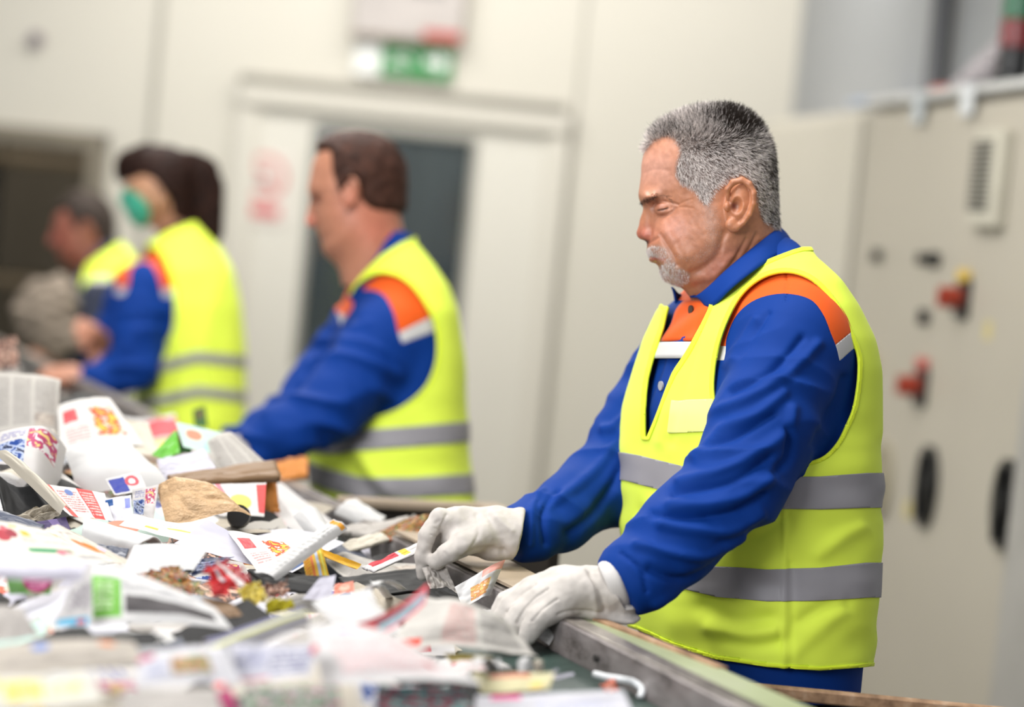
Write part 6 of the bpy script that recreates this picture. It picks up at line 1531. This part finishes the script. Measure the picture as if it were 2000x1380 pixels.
 ('sheet_of_paper', [(600, 1222), (764, 1236), (946, 1336), (632, 1340)], 'textpink', 'large blurred white page with pink text in the foreground', 'paper', dict(tilt=30, z=.035, bulge=.012)),
 ('magazine_page', [(922, 1314), (1084, 1312), (1072, 1344), (940, 1354)], 'pale', 'blurred pale yellow page in front of the big crumpled newspaper', 'magazine page', dict(tilt=22, z=.02)),
 ('sheet_of_paper', [(930, 1358), (1216, 1346), (1240, 1396), (926, 1400)], 'pinkdot', 'blurred white page with a pink corner at the bottom centre', 'paper', dict(tilt=18, z=.02)),
 ('crumpled_paper', [(1170, 1338), (1196, 1322), (1212, 1346), (1186, 1356)], 'coral', 'small orange-red crumpled piece near the white hook', 'paper', dict(tilt=45, z=.015, crumple=.008)),
 ('scrap', [(1010, 1290), (1038, 1284), (1042, 1312), (1012, 1318)], 'white', 'small white curl of paper right of the big crumpled newspaper', 'scrap', dict(tilt=60, z=.02, bulge=.012)),
 ('scrap', [(1040, 1290), (1062, 1290), (1062, 1314), (1046, 1318)], 'cream', 'small cream curl next to the white curl', 'scrap', dict(tilt=60, z=.02, bulge=.01)),
 ('paper_strip', [(1062, 1316), (1088, 1304), (1092, 1308), (1066, 1322)], 'lilac', 'thin pale strip pointing at the belt edge', 'paper strip', dict(tilt=30, z=.02)),
 ('paper_strip', [(1076, 1318), (1120, 1312), (1122, 1320), (1080, 1326)], 'lilac', 'second thin pale strip, lower of the two by the belt edge', 'paper strip', dict(tilt=20, z=.02)),
 ('scrap', [(966, 1290), (976, 1284), (980, 1304), (968, 1308)], 'white', 'tiny white upright sliver in the dark gap below the big newspaper', 'scrap', dict(tilt=60, z=.02)),
 ('magazine_page', [(240, 1346), (420, 1342), (440, 1400), (230, 1400)], 'grey', 'blurred grey-white page at the bottom edge, left of the magenta piece', 'magazine page', dict(tilt=26, z=.02)),
 ('scrap', [(424, 1346), (452, 1344), (466, 1390), (436, 1392)], 'pink', 'blurred magenta piece at the bottom edge', 'scrap', dict(tilt=40, z=.02)),
 ('magazine_page', [(476, 1340), (660, 1336), (668, 1396), (470, 1400)], 'dots', 'blurred dark page with green and pink blobs at the bottom edge', 'magazine page', dict(tilt=30, z=.02)),
 ('magazine_page', [(736, 1338), (900, 1336), (930, 1398), (730, 1400)], 'dteal', 'blurred dark page with teal and red blobs at the bottom edge', 'magazine page', dict(tilt=30, z=.012)),
 ('paper_strip', [(1366, 1362), (1380, 1358), (1384, 1384), (1368, 1390)], 'white', 'small white slip standing on the belt edge at the bottom', 'paper strip', dict(tilt=70, z=.01)),
 ('sheet_of_paper', [(96, 1236), (300, 1232), (330, 1256), (110, 1262)], 'black', 'black sheet painted as shade in the gap above the beige newspaper', 'paper', dict(tilt=12, z=.035)),  # black sheet added to paint the shade between the pages
 ('magazine_page', [(-20, 664), (32, 656), (36, 716), (-20, 722)], 'skinp', 'blurred pink and white sheet standing in for a gloved hand at the far left above the upright newspaper', 'magazine page', dict(tilt=60, z=.05)),  # sheet standing in for another person's gloved hand
]
hero = []
for i, (nm, qd, mt, lb, ct, op) in enumerate(H):
    op = dict(op); op['z'] = op.get('z', .01) + .010
    if op.get('tilt', 20) < 40: op['tilt'] = op.get('tilt', 20) + 9
    hero.append(sheet(nm, qd, PM[mt], lb, ct, seed=i + 1, **op))
# orange tip of the long strip, black bottle cap, white ribbon loops and the white hook
p = rest(467, 1008, .03); t = thing('bottle_cap', 'small black round cap at the right end of the tan bag', 'cap', p)
MB().tube([p + np.array([0, .0, .0]), p + np.array([0, -.004, .0]), p + np.array([0, -.012, .003])], [.016, .017, .016], 20).build('cap_body', M_blk, t, smooth=False)
p0, p1 = rest(648, 1040, .085), rest(672, 1026, .095)
def ribbon(name, pts, w, mat, label, cat):
    q = smooth_poly(pts, 6, False); V = []; 
    for i, a in enumerate(q):
        tq = q[min(i + 1, len(q) - 1)] - q[max(i - 1, 0)]; tq /= np.linalg.norm(tq); sd = np.cross(tq, [0, 0, 1.0]); sd /= np.linalg.norm(sd) + 1e-9
        V += [a - sd * w / 2, a, a + sd * w / 2 + np.array([0, 0, .002])]
    Fc = [(i * 3 + j, i * 3 + j + 1, i * 3 + j + 4, i * 3 + j + 3) for i in range(len(q) - 1) for j in (0, 1)]
    return tag(solidify(mesh_obj(name, np.array(V), Fc, mat, None), .0008, 0), label, cat)
ribbon('paper_ribbon', [rest(716, 1164, .02), rest(722, 1150, .05), rest(744, 1136, .06), rest(768, 1140, .055), rest(786, 1152, .03)], .010, PM['white'], 'thin white paper ribbon looping above the red and teal flyer', 'ribbon')
ribbon('paper_ribbon', [rest(726, 1136, .05), rest(744, 1148, .045), rest(756, 1164, .03), rest(770, 1176, .02)], .010, PM['white'], 'second white ribbon crossing the looping one', 'ribbon')
ribbon('paper_ribbon', [rest(898, 1330, .03), rest(930, 1296, .05), rest(942, 1284, .055), rest(958, 1300, .04), rest(966, 1320, .02)], .014, PM['white'], 'white ribbon arching in front of the big crumpled newspaper', 'ribbon')
hk = [rest(1162, 1316, .03), rest(1185, 1322, .032), rest(1212, 1326, .034), rest(1238, 1332, .032), rest(1254, 1346, .026), rest(1250, 1362, .018)]
tag(MB().tube(smooth_poly(hk, 6, False), .0042, 12).build('plastic_hook', plain('white_plastic', 'eceef0', .35), None, smooth=True), 'white plastic hook lying on the dark green belt by the rail', 'hook')

# loose sheets and scraps between and beneath the large pieces
kinds = [('white', 'white', 'sheet_of_paper', 'paper'), ('lilac', 'lilac-white', 'sheet_of_paper', 'paper'), ('cream', 'cream', 'sheet_of_paper', 'paper'), ('grey', 'grey', 'sheet_of_paper', 'paper'), ('news', 'newsprint', 'newspaper', 'newspaper'),
         ('text', 'grey-lettered white', 'letter_page', 'paper'), ('textpink', 'pink-lettered white', 'letter_page', 'paper'), ('yred', 'red and yellow spotted', 'leaflet', 'leaflet'), ('logo', 'blue-blocked', 'leaflet', 'leaflet'), ('bluebit', 'blue-cornered', 'card', 'card'),
         ('slate', 'slate-blue', 'booklet', 'booklet'), ('black', 'black glossy', 'magazine_page', 'magazine page'), ('food', 'brown food-photo', 'magazine_page', 'magazine page'), ('multi', 'colour collage', 'magazine_page', 'magazine page'), ('redstripe', 'red-striped', 'leaflet', 'leaflet'),
         ('brown', 'brown kraft', 'scrap', 'scrap'), ('mint', 'mint', 'leaflet', 'leaflet'), ('skinp', 'skin-toned photo', 'scrap', 'scrap'), ('pale', 'pale yellow', 'magazine_page', 'magazine page'), ('navytext', 'navy-lettered', 'leaflet', 'leaflet'), ('rw', 'red and white', 'magazine_page', 'magazine page'), ('beige', 'crumpled beige', 'crumpled_paper', 'paper')]
zones = [(-40, 760, 180, 900, 'below the upright newspaper'), (180, 800, 420, 940, 'around the green glossy scraps'), (420, 900, 660, 1010, 'in front of the second man'), (-40, 930, 200, 1040, 'around the black glossy magazine'), (200, 940, 440, 1060, 'around the tan plastic bag'),
         (440, 1000, 660, 1110, 'around the long folded strip'), (660, 1000, 850, 1120, 'left of the far glove'), (-40, 1060, 180, 1200, 'around the green and magenta page'), (180, 1060, 420, 1200, 'around the brown food photo page'), (420, 1110, 660, 1220, 'around the pale yellow crumple'),
         (660, 1110, 870, 1240, 'around the red and teal flyer'), (840, 1150, 1060, 1240, 'between the two gloves'), (-40, 1200, 300, 1290, 'above the beige newspaper'), (300, 1200, 640, 1290, 'around the purple-striped rolled leaflet'), (-40, 1300, 400, 1400, 'at the bottom left'),
         (400, 1300, 800, 1400, 'at the bottom centre-left'), (800, 1290, 1120, 1400, 'below the big crumpled newspaper')]
forms = [('curled', dict(bulge=.02, crumple=.002)), ('creased', dict(crumple=.006)), ('torn', dict(torn=.008, crumple=.004)), ('half-buried', dict(crumple=.003, bulge=.006)), ('tilted', dict(crumple=.002))]
rr = random.Random(34); used = set(); wts = [3, 3, 3, 4, 4, 3, 2, 2, 3, 2, 4, 13, 4, 4, 3, 2, 1, 3, 2, 3, 3, 3]  # black weighted up so dark pieces paint the shade in crevices
for zi, (x0, y0, x1, y1, where) in enumerate(zones):
    cnt = 10 if zi not in (11,) else 6
    for k_ in range(cnt):
        for _ in range(40):
            kd = rr.choices(kinds, wts)[0]; fm = rr.choice(forms)
            if (kd[0], fm[0], zi) not in used: break
        used.add((kd[0], fm[0], zi))
        for _ in range(60):
            px, py = rr.uniform(x0, x1), rr.uniform(y0, y1); P0 = rest(px, py, .0); s__, t__ = st_of(P0[0], P0[1])
            if t__ < -.09 and (s__ > -.2 or t__ < -.16): break
        else: continue
        dist = np.linalg.norm(P0 - CAM); w = rr.uniform(.06, .15); l = rr.uniform(.07, .17)
        if t__ > -.22 and s__ < .5: w *= .55; l *= .55
        a = rr.uniform(0, math.tau); tl = math.radians(rr.uniform(4, 34)); dr = rr.uniform(-.9, .9)
        nr = np.array([math.sin(dr) * math.sin(tl), -math.cos(dr) * math.sin(tl), math.cos(tl)])
        e1 = np.array([math.cos(a), math.sin(a), 0]); e1 -= nr * (e1 @ nr); e1 /= np.linalg.norm(e1); e2 = np.cross(nr, e1)
        c = P0 + np.array([0, 0, rr.uniform(-.026, -.004)])
        pts = [c - e1 * w + e2 * l, c + e1 * w * rr.uniform(.7, 1) + e2 * l, c + e1 * w - e2 * l * rr.uniform(.7, 1), c - e1 * w - e2 * l]
        pts = [c + (q_ - c) * .62 for q_ in pts]
        o = sheet(kd[2], None, PM[kd[0]], f'{fm[0]} {kd[1]} piece {where}', kd[3], pts3=pts, n=16, seed=zi * 31 + k_, **fm[1])
        o['group'] = 'loose waste paper on the belt'
